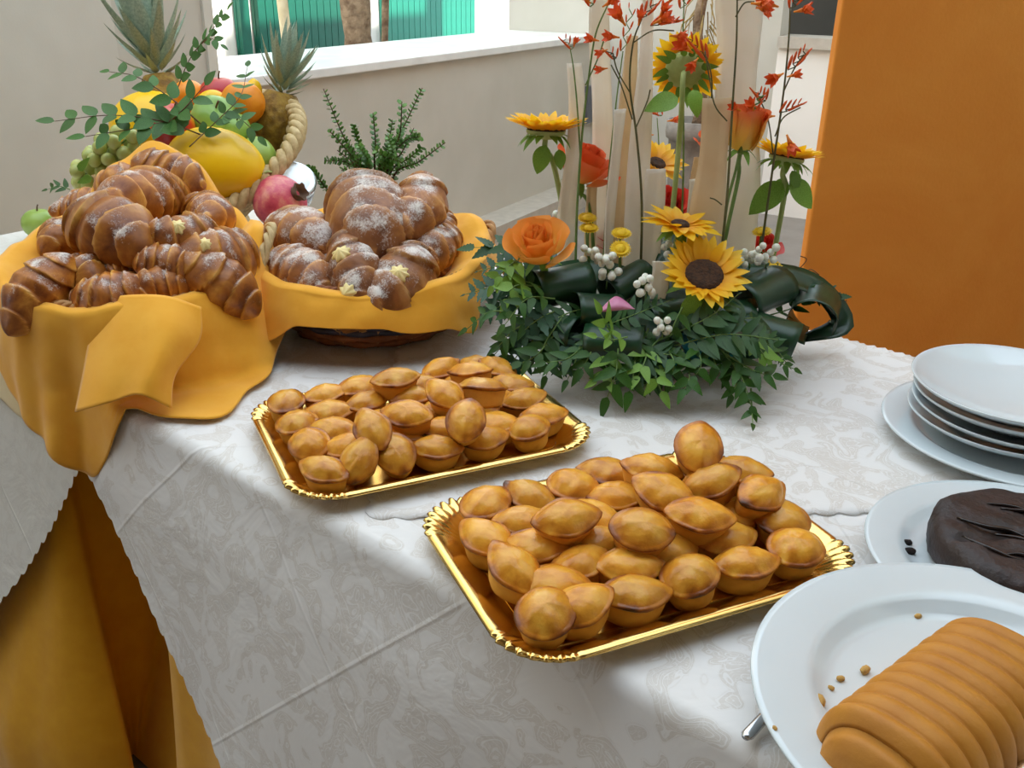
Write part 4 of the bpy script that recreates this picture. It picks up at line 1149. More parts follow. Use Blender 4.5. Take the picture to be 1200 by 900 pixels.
def fruit(name, px, py, Y, r, m, label, cat, sx=1, sz=.92, dim=.16, tilt=(0, 0, 1), stem=True, pos=None, n=28):
    c = pos if pos is not None else atY(px, py, Y)
    Mx = frameZ(c, tilt)
    pf = []
    for i in range(19):
        a = -pi/2 + pi * i / 18; rr = cos(a); zz = sin(a)
        zz -= dim * exp(-(rr / .28) ** 2) * (1 if zz > 0 else -.6)
        pf.append((max(rr, 0) * r * (1 + .04 * zz), zz * r * sz))
    pf[0] = (0, pf[0][1]); pf[-1] = (0, pf[-1][1])
    t = thing(name, Mx, label, cat)
    ob('flesh', MB().lathe(pf, n, None, sx, 1.0, wob=lambda a, i: 1 + .02 * sin(a * 5 + i * .2)).mesh('flesh', m), t, Mx)
    if stem:
        zt = pf[-1][1]; MB().tube([Mx @ V(0, 0, zt - .002), Mx @ V(.002, 0, zt + r * .25), Mx @ V(.004, .001, zt + r * .4)], r * .045, 6).ob('stem', M['twig'], t)
    return t
def melon(px, py, Y, rl, rs, axis, label, m):
    c = atY(px, py, Y); Mx = frame(c, axis, (0, 0, 1))
    t = thing('melon', Mx, label, 'melon')
    ob('flesh', MB().blob((0, 0, 0), 1, None, 40, 24, rl, rs, rs, wob=lambda a, p: 1 + .006 * sin(a * 9)).mesh('flesh', m), t, Mx)
    MB().tube([Mx @ V(rl * .99, 0, 0), Mx @ V(rl * 1.08, .004, .006), Mx @ V(rl * 1.12, .012, .004)], .003, 6).ob('stem', M['stem_pale'], t)
melon(253, 193, 1.83, .100, .070, (.95, -.25, -.12), 'big smooth yellow melon in front of the fruit heap', M['melon'])
melon(178, 150, 2.02, .085, .075, (.9, .3, .1), 'yellow melon behind the leaves at the back of the fruit', M['melon'])
fruit('apple', 203, 150, 1.88, .042, M['apple_red'], 'red and yellow streaked apple beside the yellow melon', 'apple', sz=1.15, tilt=(.25, -.3, .9))
fruit('apple', 252, 140, 1.93, .048, M['pepper'], 'large pale green apple above the yellow melon', 'apple', tilt=(.3, -.6, .7))
fruit('apple', 276, 150, 1.92, .030, M['pepper'], 'small pale green apple next to the large one', 'apple', tilt=(.3, -.5, .7))
fruit('apple', 300, 186, 1.88, .043, M['apple_green'], 'green apple between the yellow melon and the basket rim', 'apple', tilt=(-.4, -.7, .5))
fruit('orange', 285, 121, 1.98, .044, M['orange_fruit'], 'orange resting against the smaller pineapple', 'orange', dim=.05, sz=.98, stem=False)
fruit('apple', 258, 112, 2.03, .042, M['apple_dark'], 'dark red apple behind the large pale green one', 'apple')
fruit('orange', 222, 113, 2.02, .034, M['orange_fruit'], 'small orange under the leaves beside the red apple', 'orange', dim=.05, sz=.98, stem=False)
fruit('lemon', 247, 121, 1.98, .026, M['melon'], 'small yellow lemon between red apple and orange', 'lemon', sz=1.25, dim=-.1, tilt=(.8, 0, .3), stem=False)
fruit('lemon', 298, 105, 2.03, .016, M['melon'], 'tiny yellow fruit at the foot of the pineapple crown', 'lemon', sz=1.3, dim=-.1, stem=False)
fruit('orange', 230, 150, 1.95, .032, M['orange_fruit'], 'orange peeping between the streaked apple and the green one', 'orange', dim=.05, sz=.98, stem=False)
p = atY(328, 238, 1.80)
pg = fruit('pomegranate', 0, 0, 0, .053, M['pome'], 'pink red pomegranate on the table between the two bread baskets', 'pomegranate', sz=.95, dim=.02, tilt=(.75, -.35, .45), stem=False, pos=p)
Mp = frameZ(p, (.75, -.35, .45))
mb = MB().lathe([(.016, .044), (.014, .052), (.017, .062), (.015, .062), (.011, .052), (.004, .048), (0, .048)], 18, Mp, wob=lambda a, i: 1 + (.2 * sin(a * 5) if 2 <= i <= 3 else 0)); mb.ob('crown', M['twig'], pg)
fruit('mandarin', 0, 0, 0, .033, M['orange_fruit'], 'mandarin on the table in the gap between the bread baskets', 'mandarin', dim=.1, sz=.88, pos=at(302, 287, ZTOP + .030), stem=True)
fruit('apple', 0, 0, 0, .036, M['apple_green'], 'pale green apple on the white cloth behind the croissant basket', 'apple', pos=at(46, 262, ZTOP + .034))
t2 = bpy.data.objects['mandarin']
sprig(t2, [at(304, 292, ZTOP + .03), at(312, 300, ZTOP + .04), at(316, 304, ZTOP + .035)], 'rose', 0.038, 0.014, sr=.001)

# steel-rimmed jar with clear lid lying behind the pomegranate
p = atY(343, 219, 1.92); Mj = frameZ(p, (.35, -.55, .75))
t = thing('glass_jar', Mj, 'clear glass jar with pale metal lid behind the pomegranate', 'jar')
ob('body', MB().lathe([(0, -.028), (.040, -.028), (.045, -.02), (.045, .012), (.041, .018), (.041, .022), (.038, .022), (.038, .014), (.041, .010), (.041, -.022), (0, -.023)], 36).mesh('body', M['glass']), t, Mj)
ob('lid', MB().lathe([(0, .026), (.030, .026), (.036, .029), (.042, .029), (.045, .026), (.045, .014), (.043, .014), (.043, .023), (0, .023)], 36).mesh('lid', M['steel']), t, Mj)

# grapes
gm = MB().blob((0, 0, 0), .0135, None, 12, 8, 1, 1, 1.12).mesh('grape', M['grape'])
gp = atY(152, 160, 1.86); t = thing('grape_bunch', gp, 'bunch of pale green grapes hanging over the fruit basket edge', 'grapes')
rnd = random.Random(5); placed = []
for i in range(900):
    s = rnd.random(); cx, cy = lerp(148, 96, s ** 1.1), lerp(166, 208, s); sp = lerp(21, 10, s)
    px, py, Y = cx + rnd.uniform(-sp, sp), cy + rnd.uniform(-sp, sp) * .9, 1.85 + rnd.uniform(-.03, .03)
    p = atY(px, py, Y)
    if all((p - q).length > .0225 for q in placed):
        placed.append(p)
        if len(placed) > 46: break
for p in placed: ob('grape', gm, t, Matrix.Translation(p) @ Matrix.Rotation(rnd.uniform(0, 3), 4, 'X'))
MB().tube(smoothpath([atY(165, 150, 1.87), atY(140, 170, 1.86), atY(100, 205, 1.86)], 10), .002, 6).ob('stalk', M['stem'], t)
for (a, b) in [((108, 208), (96, 212)), ((118, 200), (124, 206)), ((92, 200), (98, 192))]:
    ob('leaf', LF['light'], t, frame(atY(*a, 1.80), atY(*b, 1.80) - atY(*a, 1.80), (0, -1, .3), .035))

# pineapples
pleaf = leaf_mesh('crown_leaf', M['pine_leaf'], .25, .5, -.22, 8, 0, .42)
def pineapple(base, axis, H_, R_, crownH, label, nl=46, seed=1, lean=(0, 0, 0)):
    axis = Vector(axis).normalized(); Mx = frameZ(base, axis)
    t = thing('pineapple', Mx, label, 'pineapple')
    pf = [(0, 0)] + [(R_ * (sin(pi * (.14 + .74 * q)) ** .6), H_ * q) for q in [i / 26 for i in range(27)]] + [(0, H_)]
    ob('body', MB().lathe(pf, 60, None, wob=lambda a, i: 1 + .055 * abs(sin(a * 5 + i * .6)) * abs(sin(a * 5 - i * .6))).mesh('body', M['pine_skin']), t, Mx)
    rnd = random.Random(seed)
    for i in range(nl):
        q = i / nl; a = i * 2.39996; tilt = lerp(1.3, .15, q) + rnd.uniform(-.1, .1)
        ln = crownH * lerp(.35, 1.0, min(1, q * 1.5)) * rnd.uniform(.85, 1.1) * (1 - .25 * max(0, q - .8) * 5 * .3)
        o = Mx @ V(.012 * cos(a), .012 * sin(a), H_ * .97 + crownH * .35 * q)
        d = Mx.to_3x3() @ V(cos(a) * sin(tilt), sin(a) * sin(tilt), cos(tilt)); up_ = Mx.to_3x3() @ V(-cos(a) * cos(tilt), -sin(a) * cos(tilt), sin(tilt))
        ob('crown_leaf', pleaf, t, frame(o, d + Vector(lean) * q, up_, ln * .85, ln * .8, ln * .85))
    return t
c = atY(318, 178, 2.03); d = atY(330, 112, 2.05) - c
pineapple(c, d, .125, .052, .125, 'small pineapple with pale brown skin standing at the basket rim', 48, 3)
c = atY(205, 170, 2.10); d = atY(190, 105, 2.12) - c
pineapple(c, d, .15, .055, .215, 'pineapple with tall grey green crown, body hidden behind leaves', 40, 8, (-.12, 0, 0))

# leafy rose sprigs over the fruit
t = thing('leafy_branch', atY(230, 165, 1.80), 'leafy green branch lying over the fruit towards the grapes', 'branch', None)
sprig(t, [atY(236, 158, 1.80), atY(190, 142, 1.79), atY(130, 135, 1.78), atY(64, 142, 1.78)], 'rose', 0.054, 0.030, stem='twig', seed=1)
sprig(t, [atY(205, 140, 1.80), atY(160, 150, 1.77), atY(100, 160, 1.76)], 'rose', 0.049, 0.032, stem='twig', seed=2)
sprig(t, [atY(235, 145, 1.80), atY(200, 115, 1.80), atY(160, 90, 1.82), atY(128, 84, 1.84)], 'rose', 0.044, 0.030, stem='twig', seed=3)
sprig(t, [atY(190, 150, 1.80), atY(215, 128, 1.78), atY(240, 100, 1.79)], 'rose', 0.054, 0.028, stem='twig', seed=4)
t = thing('leafy_branch', atY(225, 115, 1.86), 'thin leafy spray rising in front of the window opening', 'branch', None)
sprig(t, [atY(205, 112, 1.90), atY(222, 70, 1.90), atY(245, 40, 1.90), atY(266, 12, 1.90)], 'rose', 0.033, 0.021, stem='twig', seed=5, sr=.0012)
sprig(t, [atY(228, 60, 1.90), atY(245, 45, 1.88), atY(258, 52, 1.88)], 'rose', 0.028, 0.017, stem='twig', seed=6, sr=.001)
t = thing('leafy_branch', atY(225, 170, 1.80), 'leafy spray beside the pale green apples and orange', 'branch', None)
sprig(t, [atY(222, 172, 1.76), atY(258, 138, 1.80), atY(282, 112, 1.84), atY(290, 78, 1.92)], 'rose', 0.036, 0.028, stem='twig', seed=7, sr=.0012)
sprig(t, [atY(262, 132, 1.82), atY(285, 142, 1.80), atY(302, 160, 1.80)], 'rose', 0.038, 0.023, stem='twig', seed=8, sr=.0012)
t = thing('leaf_sprig', atY(80, 215, 1.8), 'narrow leaf sprig by the napkin edge near the grapes', 'leaf')
sprig(t, [atY(82, 222, 1.72), atY(68, 218, 1.72), atY(56, 222, 1.72)], 'green', .022, .012, sr=.001)

# small-leaved potted plant behind the smaller bread basket
pb = V(-.285, 1.99, ZTOP + .002)
t = thing('potted_plant', pb, 'small-leaved green succulent bush in a pot behind the bread basket', 'plant')
MB().lathe([(0, 0), (.045, 0), (.06, .085), (.066, .088), (.066, .105), (.058, .105), (.055, .09), (0, .09)], 40, Matrix.Translation(pb)).ob('pot', M['terracotta'], t)
MB().lathe([(0, .096), (.056, .094), (0, .088)], 24, Matrix.Translation(pb)).ob('soil', M['soil'], t)
tm = MB(); lm = MB(); rnd = random.Random(11)
def twig_with_leaves(pts, r0):
    path = smoothpath(pts, 30); tm.tube(path, [r0 * (1 - .7 * i / 30) for i in range(31)], 5)
    tot = sum((path[i+1] - path[i]).length for i in range(30)); n = int(tot / .0075)
    for i in range(n):
        s = .12 + .88 * i / n; k_ = min(29, int(s * 30)); p = path[k_].lerp(path[k_+1], s * 30 - k_); d = (path[k_+1] - path[k_]).normalized()
        a0 = i * 1.57
        for sg in (0, pi):
            o_ = d.orthogonal().normalized(); q = Matrix.Rotation(a0 + sg + rnd.uniform(-.3, .3), 3, d) @ o_
            dv = (q + d * .5).normalized(); nn_ = (d - dv * d.dot(dv)).normalized(); sd_ = nn_.cross(dv); ln = rnd.uniform(.009, .0145)
            vs = [p + dv * (ln * (.5 - .5 * cos(2*pi*m_/6))) + sd_ * (ln * .42 * sin(2*pi*m_/6)) for m_ in range(6)]
            lm.add(vs + [v + nn_ * .0012 for v in vs], [(5, 4, 3, 2, 1, 0), (6, 7, 8, 9, 10, 11)])
base = pb + V(0, 0, .09)
Yp = 1.99
root = [base, atY(438, 205, Yp)]
for i, (mid, tip, yo) in enumerate([((405, 165), (379, 104), 0), ((470, 155), (495, 103), .02), ((440, 165), (437, 132), -.02), ((410, 180), (385, 152), -.03), ((405, 190), (380, 188), -.02), ((490, 190), (522, 167), 0), ((480, 185), (494, 172), .03), ((455, 170), (460, 140), .03), ((468, 160), (471, 119), -.03), ((475, 165), (492, 160), -.02), ((420, 165), (414, 146), .02), ((425, 185), (400, 200), -.04), ((450, 185), (470, 190), -.05), ((455, 190), (440, 175), -.05), ((460, 180), (455, 160), -.05), ((430, 185), (420, 170), -.05), ((420, 195), (395, 176), -.03), ((470, 180), (485, 150), 0)]):
    twig_with_leaves([base + V(rnd.uniform(-.01, .01), rnd.uniform(-.01, .01), 0), atY(lerp(438, mid[0], .5), lerp(215, mid[1], .5), Yp + yo * .5), atY(*mid, Yp + yo), atY(*tip, Yp + yo * 1.5)], .003)
twig_with_leaves([base, atY(390, 225, Yp - .02), atY(374, 210, Yp - .03), atY(362, 196, Yp - .04)], .002)
tm.ob('branches', M['twig'], t); o = lm.ob('leaves', M['plant_leaf'], t, False); o['kind'] = 'stuff'

# white card box between basket and flowers
p = at(552, 366, ZTOP + .001); Mb = frame(p + V(.0, .055, 0), (.80, -.60, 0), (0, 0, 1))
t = thing('card_box', Mb, 'small white card box between the smaller bread basket and the flowers', 'box')
ob('body', MB().box((-.05, -.05, 0), (.05, .06, .042)).mesh('body', M['white_card'], False), t, Mb)
o = ob('lid', MB().box((-.053, -.053, .042), (.053, .063, .05)).mesh('lid', M['white_card'], False), t, Mb)

# ================================================================== flower arrangement
AC = V(.236, 1.468, ZTOP + .001)
arr = thing('flower_arrangement', AC, 'tall arrangement of sunflowers, roses, bleached strips and dark leaves on a round dish', 'flower arrangement')
MA = Matrix.Translation(AC)
MB().lathe([(0, 0), (.12, 0), (.125, .004), (.165, .010), (.180, .017), (.188, .020), (.196, .028), (.200, .030), (.198, .033), (.190, .026), (.176, .021), (.16, .015), (.12, .008), (0, .008)], 96, MA).ob('dish', M['dish'], arr)
Mt = MA @ Matrix.Translation(V(.03, -.075, .009)) @ Matrix.Rotation(radians(28), 4, 'Z')
o = MB().box((-.085, -.06, 0), (.085, .16, .045), Mt).ob('flower_tray', M['teal'], arr, False); bv = o.modifiers.new('b', 'BEVEL'); bv.width = .006; bv.segments = 2
mb = MB().blob((0, 0, 0), 1, MA @ Matrix.Translation(V(0, 0, .055)) , 24, 14, .125, .115, .062, wob=lambda a, p: 1 + .08 * noise.noise(V(cos(a) * 2, sin(a) * 2, p * 2)))
mb.ob('foam_block', M['leaf_dark'], arr)
def af(px, py, Y):
    p = atY(px, py, Y)
    if p.z < ZTOP + .012: p = at(px, py, ZTOP + .012)
    return p
def afl(l): return [af(*q) for q in l]

# bleached strips standing upright
def strip(pts, w, m, twist=0.0, cup=.15, yaw=0.0, name='bleached_strip'):
    path = smoothpath([atY(*q) for q in pts], 26); vs = []; fs = []; W = 6
    for i, p in enumerate(path):
        s = i / 26; a = yaw + twist * s; ww = (w[0] + (w[1] - w[0]) * s) * .5 * (1 + .08 * sin(s * 9 + w[0] * 900))
        ex = V(cos(a), sin(a), 0); ey = V(-sin(a), cos(a), 0)
        for k_ in range(W + 1):
            q = k_ / W * 2 - 1
            vs.append(p + ex * (q * ww) + ey * (cup * ww * (q * q - .5) + .0012 * sin(k_ * 4.0)))
    for i in range(26):
        for k_ in range(W): fs.append((i*(W+1)+k_, i*(W+1)+k_+1, (i+1)*(W+1)+k_+1, (i+1)*(W+1)+k_))
    o = MB().add(vs, fs).ob(name, M[m], arr); md = o.modifiers.new('s', 'SOLIDIFY'); md.thickness = .0014; md.offset = 0
strip([(664, 318, 1.44), (664, 250, 1.44), (672, 180, 1.44), (676, 120, 1.44), (673, 74, 1.44)], (.028, .022), 'strip', .3)
strip([(706, 330, 1.54), (707, 230, 1.54), (706, 130, 1.54), (703, 60, 1.54), (702, -8, 1.54)], (.042, .028), 'strip', .2)
strip([(724, 320, 1.52), (726, 220, 1.52), (733, 140, 1.52), (738, 90, 1.52), (741, 42, 1.52)], (.030, .022), 'strip_tan', .5)
strip([(712, 320, 1.42), (715, 250, 1.42), (722, 180, 1.42), (727, 128, 1.42)], (.012, .020), 'strip', .6)
strip([(742, 330, 1.46), (748, 220, 1.46), (755, 120, 1.46), (759, 50, 1.46), (762, -30, 1.46)], (.040, .022), 'strip', .9, .5)
strip([(758, 335, 1.44), (764, 270, 1.44), (769, 198, 1.44)], (.036, .032), 'strip', .2)
strip([(808, 310, 1.55), (812, 240, 1.55), (818, 184, 1.55)], (.022, .016), 'strip_tan', .4)
strip([(806, 300, 1.52), (809, 250, 1.52), (812, 210, 1.52)], (.012, .012), 'strip', .4)
strip([(822, 325, 1.40), (828, 255, 1.40), (836, 190, 1.40), (842, 115, 1.40)], (.054, .044), 'strip_tan', .3, .3)
strip([(862, 320, 1.50), (866, 210, 1.50), (862, 120, 1.50), (866, 40, 1.50), (866, -40, 1.50)], (.062, .068), 'strip', -.2, .3)
strip([(690, 320, 1.50), (692, 260, 1.50), (694, 215, 1.50)], (.018, .018), 'strip_tan', .3)
strip([(770, 350, 1.30), (773, 330, 1.30), (776, 306, 1.30)], (.026, .026), 'strip', .1)

# broad dark leaves bent into loops
def roll(px, py, Y, axis, R, width, a0, a1, sq=1.0, grow=.25):
    c = af(px, py, Y); ax = Vector(axis).normalized(); e1 = V(0, 0, 1); e1 = (e1 - ax * e1.dot(ax)).normalized(); e2 = ax.cross(e1)
    vs = []; fs = []; NS, W = 34, 8; uv = []
    for i in range(NS + 1):
        s = i / NS; a = radians(lerp(a0, a1, s)); r = R * (1 - grow * s)
        ww = width * (1 - .12 * (2 * s - 1) ** 2)
        for k_ in range(W + 1):
            q = k_ / W * 2 - 1
            vs.append(c + ax * (q * ww * .5) + (e1 * cos(a) * sq + e2 * sin(a)) * (r * (1 + .05 * abs(q))) ); uv.append((s, k_ / W))
    for i in range(NS):
        for k_ in range(W): fs.append((i*(W+1)+k_, i*(W+1)+k_+1, (i+1)*(W+1)+k_+1, (i+1)*(W+1)+k_))
    o = MB().add(vs, fs).ob('looped_leaf', M['leaf_dark'], arr); md = o.modifiers.new('s', 'SOLIDIFY'); md.thickness = .0008
roll(660, 336, 1.34, (.92, .3, .1), .036, .085, -150, 170, .9)
roll(735, 332, 1.36, (.8, .5, .25), .030, .075, -140, 160, .8)
roll(655, 392, 1.29, (.75, -.55, .1), .036, .075, -170, 150, .9)
roll(720, 402, 1.25, (.95, -.2, .05), .036, .085, -150, 160, .75)
roll(700, 365, 1.30, (.9, .2, -.1), .034, .07, -150, 160, .8)
roll(790, 372, 1.32, (.9, .3, 0), .034, .09, -150, 150, .8)
roll(890, 345, 1.38, (.75, .6, .1), .042, .10, -160, 170, .8)
roll(900, 392, 1.32, (.85, -.35, -.15), .036, .09, -150, 170, .85)
roll(955, 368, 1.40, (.35, .9, .1), .038, .075, -170, 120, 1.0, .1)
roll(850, 372, 1.34, (.9, .1, 0), .036, .08, -150, 160, .8)
def wide_leaf(pts, w):
    path = smoothpath([af(*q) for q in pts], 24); vs = []; fs = []
    for i, p in enumerate(path):
        s = i / 24; d = (path[min(i+1, 24)] - path[max(i-1, 0)]).normalized(); sd_ = d.cross(V(0, -.5, .86)).normalized(); ww = w * .5 * sin(pi * (.06 + .90 * s)) ** .7
        nn_ = sd_.cross(d)
        for k_ in range(5):
            q = k_ / 2 - 1; vs.append(p + sd_ * (q * ww) + nn_ * (abs(q) * ww * .25))
    for i in range(24):
        for k_ in range(4): fs.append((i*5+k_, i*5+k_+1, (i+1)*5+k_+1, (i+1)*5+k_))
    o = MB().add(vs, fs).ob('broad_leaf', M['leaf_dark'], arr); md = o.modifiers.new('s', 'SOLIDIFY'); md.thickness = .0008
for l, w_ in [([(790, 330, 1.42), (880, 322, 1.42), (950, 335, 1.43), (985, 380, 1.42), (940, 398, 1.40)], .05), ([(760, 330, 1.40), (700, 320, 1.40), (640, 330, 1.38), (600, 360, 1.36)], .05), ([(780, 360, 1.32), (760, 390, 1.27), (800, 420, 1.24)], .06), ([(700, 370, 1.32), (680, 400, 1.27), (700, 425, 1.25)], .06), ([(850, 360, 1.34), (880, 395, 1.28), (870, 420, 1.26)], .06), ([(800, 340, 1.5), (860, 320, 1.58), (920, 330, 1.6)], .06), ([(700, 330, 1.52), (650, 315, 1.56), (610, 325, 1.56)], .06), ([(760, 300, 1.52), (780, 280, 1.5), (800, 290, 1.48)], .05), ([(770, 320, 1.42), (790, 300, 1.44), (815, 300, 1.46)], .04)]:
    wide_leaf(l, w_)

# ferns and leafy sprays around the foot
def fr(pts, leaf, ln, sp, seed, face=(0, -.55, .83), sr=.0014, **kw):
    sprig(arr, afl(pts), leaf, ln, sp, 'fern_frond' if leaf in ('fern', 'blue') else 'leaf_spray', face=face, ang=kw.pop('ang', 62 if leaf in ('fern', 'blue') else 48), seed=seed, sr=sr, **kw)
fr([(790, 405, 1.24), (850, 392, 1.22), (912, 398, 1.21)], 'fern', .046, .0115, 1)
fr([(770, 400, 1.25), (830, 372, 1.24), (865, 345, 1.26)], 'fern', .036, .0115, 2)
fr([(775, 395, 1.24), (745, 425, 1.21), (718, 450, 1.20)], 'fern', .036, .012, 3)
fr([(800, 410, 1.23), (775, 435, 1.20), (752, 455, 1.19)], 'fern', .036, .012, 4)
fr([(700, 385, 1.28), (735, 372, 1.26), (785, 352, 1.27)], 'fern', .032, .011, 5)
fr([(650, 365, 1.30), (615, 405, 1.27), (590, 440, 1.26)], 'blue', .042, .015, 6)
fr([(630, 350, 1.32), (590, 335, 1.33), (545, 345, 1.34)], 'blue', .038, .013, 7)
fr([(640, 330, 1.36), (600, 310, 1.38), (560, 318, 1.40)], 'blue', .036, .013, 8)
fr([(660, 370, 1.28), (640, 400, 1.25), (628, 430, 1.24)], 'fern', .030, .011, 9)
fr([(690, 360, 1.30), (655, 372, 1.28), (628, 400, 1.27)], 'fern', .030, .011, 10)
fr([(900, 345, 1.42), (945, 335, 1.44), (985, 352, 1.44)], 'blue', .040, .014, 11)
fr([(870, 385, 1.28), (905, 405, 1.26), (925, 430, 1.25)], 'fern', .022, .008, 12)
fr([(640, 320, 1.42), (605, 292, 1.44), (556, 290, 1.45)], 'serr', .050, .024, 13, ang=40)
fr([(920, 340, 1.44), (950, 345, 1.44), (982, 348, 1.44)], 'serr', .040, .022, 14, ang=40)
for i, (pts, lf_, ln) in enumerate([
 ([(650, 350, 1.30), (618, 350, 1.27), (592, 380, 1.26)], 'green', .034), ([(660, 380, 1.27), (630, 415, 1.24), (612, 425, 1.24)], 'green', .036),
 ([(610, 370, 1.28), (575, 365, 1.28), (548, 385, 1.29)], 'green', .028), ([(690, 400, 1.25), (665, 420, 1.22), (640, 425, 1.22)], 'green', .034),
 ([(680, 405, 1.24), (672, 430, 1.22), (665, 445, 1.21)], 'green', .028), ([(715, 410, 1.23), (712, 435, 1.20), (700, 445, 1.20)], 'light', .034),
 ([(725, 400, 1.23), (722, 435, 1.19), (712, 465, 1.18)], 'green', .040), ([(745, 415, 1.22), (742, 440, 1.19), (738, 458, 1.18)], 'green', .036),
 ([(770, 420, 1.22), (768, 440, 1.19), (775, 458, 1.18)], 'light', .034), ([(800, 415, 1.22), (808, 440, 1.19), (802, 455, 1.18)], 'green', .034),
 ([(720, 400, 1.22), (712, 382, 1.21), (704, 368, 1.21)], 'light', .034), ([(735, 395, 1.22), (718, 398, 1.20), (700, 395, 1.20)], 'light', .030),
 ([(845, 410, 1.23), (868, 440, 1.19), (880, 475, 1.165)], 'green', .034), ([(850, 415, 1.22), (885, 435, 1.19), (905, 440, 1.19)], 'green', .036),
 ([(860, 420, 1.22), (862, 450, 1.19), (858, 462, 1.185)], 'green', .032), ([(880, 455, 1.185), (881, 478, 1.168), (882, 496, 1.155)], 'green', .022),
 ([(890, 400, 1.26), (915, 425, 1.24), (930, 432, 1.24)], 'green', .022), ([(880, 395, 1.26), (892, 412, 1.23), (898, 420, 1.23)], 'light', .034),
 ([(610, 300, 1.33), (600, 320, 1.31), (606, 345, 1.30)], 'light', .034), ([(605, 305, 1.32), (588, 320, 1.31), (578, 335, 1.31)], 'light', .028), ([(625, 335, 1.31), (604, 335, 1.29), (596, 350, 1.29)], 'light', .040),
 ([(800, 360, 1.26), (790, 380, 1.24), (785, 395, 1.24)], 'green', .030), ([(640, 400, 1.27), (645, 425, 1.24), (640, 440, 1.23)], 'green', .034), ([(760, 405, 1.23), (755, 425, 1.2), (748, 440, 1.19)], 'light', .034),
 ([(830, 400, 1.24), (838, 425, 1.21), (845, 440, 1.2)], 'green', .034), ([(900, 370, 1.4), (930, 360, 1.42), (945, 345, 1.42)], 'green', .03), ([(860, 320, 1.5), (890, 330, 1.55), (930, 345, 1.58)], 'green', .034), ([(620, 400, 1.3), (600, 395, 1.28), (580, 415, 1.27)], 'green', .03),
 ([(700, 330, 1.6), (660, 330, 1.64), (620, 345, 1.66)], 'green', .034), ([(780, 320, 1.62), (800, 320, 1.66), (830, 330, 1.68)], 'green', .034), ([(740, 330, 1.62), (720, 330, 1.66), (700, 345, 1.68)], 'green', .034)]):
    fr(pts, lf_, ln, .018, 30 + i, taper=.2, start=.2)
for i, (pts, lf_, ln) in enumerate([
 ([(660, 360, 1.30), (630, 375, 1.27), (600, 400, 1.27)], 'blue', .040), ([(640, 350, 1.33), (600, 352, 1.32), (566, 372, 1.31)], 'blue', .036), ([(650, 345, 1.33), (615, 330, 1.33), (572, 335, 1.34)], 'fern', .036),
 ([(690, 390, 1.27), (668, 412, 1.24), (650, 435, 1.23)], 'blue', .036), ([(820, 395, 1.25), (845, 410, 1.23), (872, 415, 1.22)], 'fern', .034), ([(740, 400, 1.25), (765, 412, 1.22), (800, 418, 1.21)], 'fern', .032), ([(700, 380, 1.28), (690, 400, 1.25), (676, 418, 1.24)], 'fern', .030), ([(830, 385, 1.27), (860, 375, 1.26), (890, 372, 1.27)], 'fern', .030)]):
    fr(pts, lf_, ln, .0125, 80 + i)
for i, (pts, lf_, ln) in enumerate([
 ([(640, 370, 1.29), (605, 385, 1.27), (585, 405, 1.27)], 'green', .036), ([(700, 395, 1.25), (690, 418, 1.22), (682, 432, 1.21)], 'green', .036), ([(760, 385, 1.26), (752, 405, 1.23), (760, 425, 1.21)], 'green', .036), ([(815, 405, 1.23), (822, 425, 1.2), (815, 440, 1.19)], 'green', .036), ([(860, 400, 1.25), (850, 425, 1.22), (862, 445, 1.2)], 'green', .036), ([(780, 405, 1.23), (790, 425, 1.2), (785, 445, 1.19)], 'green', .036), ([(625, 385, 1.29), (632, 405, 1.26), (618, 420, 1.26)], 'green', .034), ([(870, 385, 1.28), (895, 400, 1.26), (915, 415, 1.26)], 'green', .032)]):
    fr(pts, lf_, ln, .016, 110 + i, taper=.2, start=.1)
for pts in [[(940, 330, 1.44), (970, 352, 1.44), (982, 362, 1.44), (992, 352, 1.44)], [(930, 330, 1.46), (948, 316, 1.46), (960, 322, 1.46)], [(930, 322, 1.46), (945, 305, 1.46), (938, 300, 1.46)]]:
    MB().tube(smoothpath(afl(pts), 14), .0008, 5).ob('twig', M['twig'], arr)

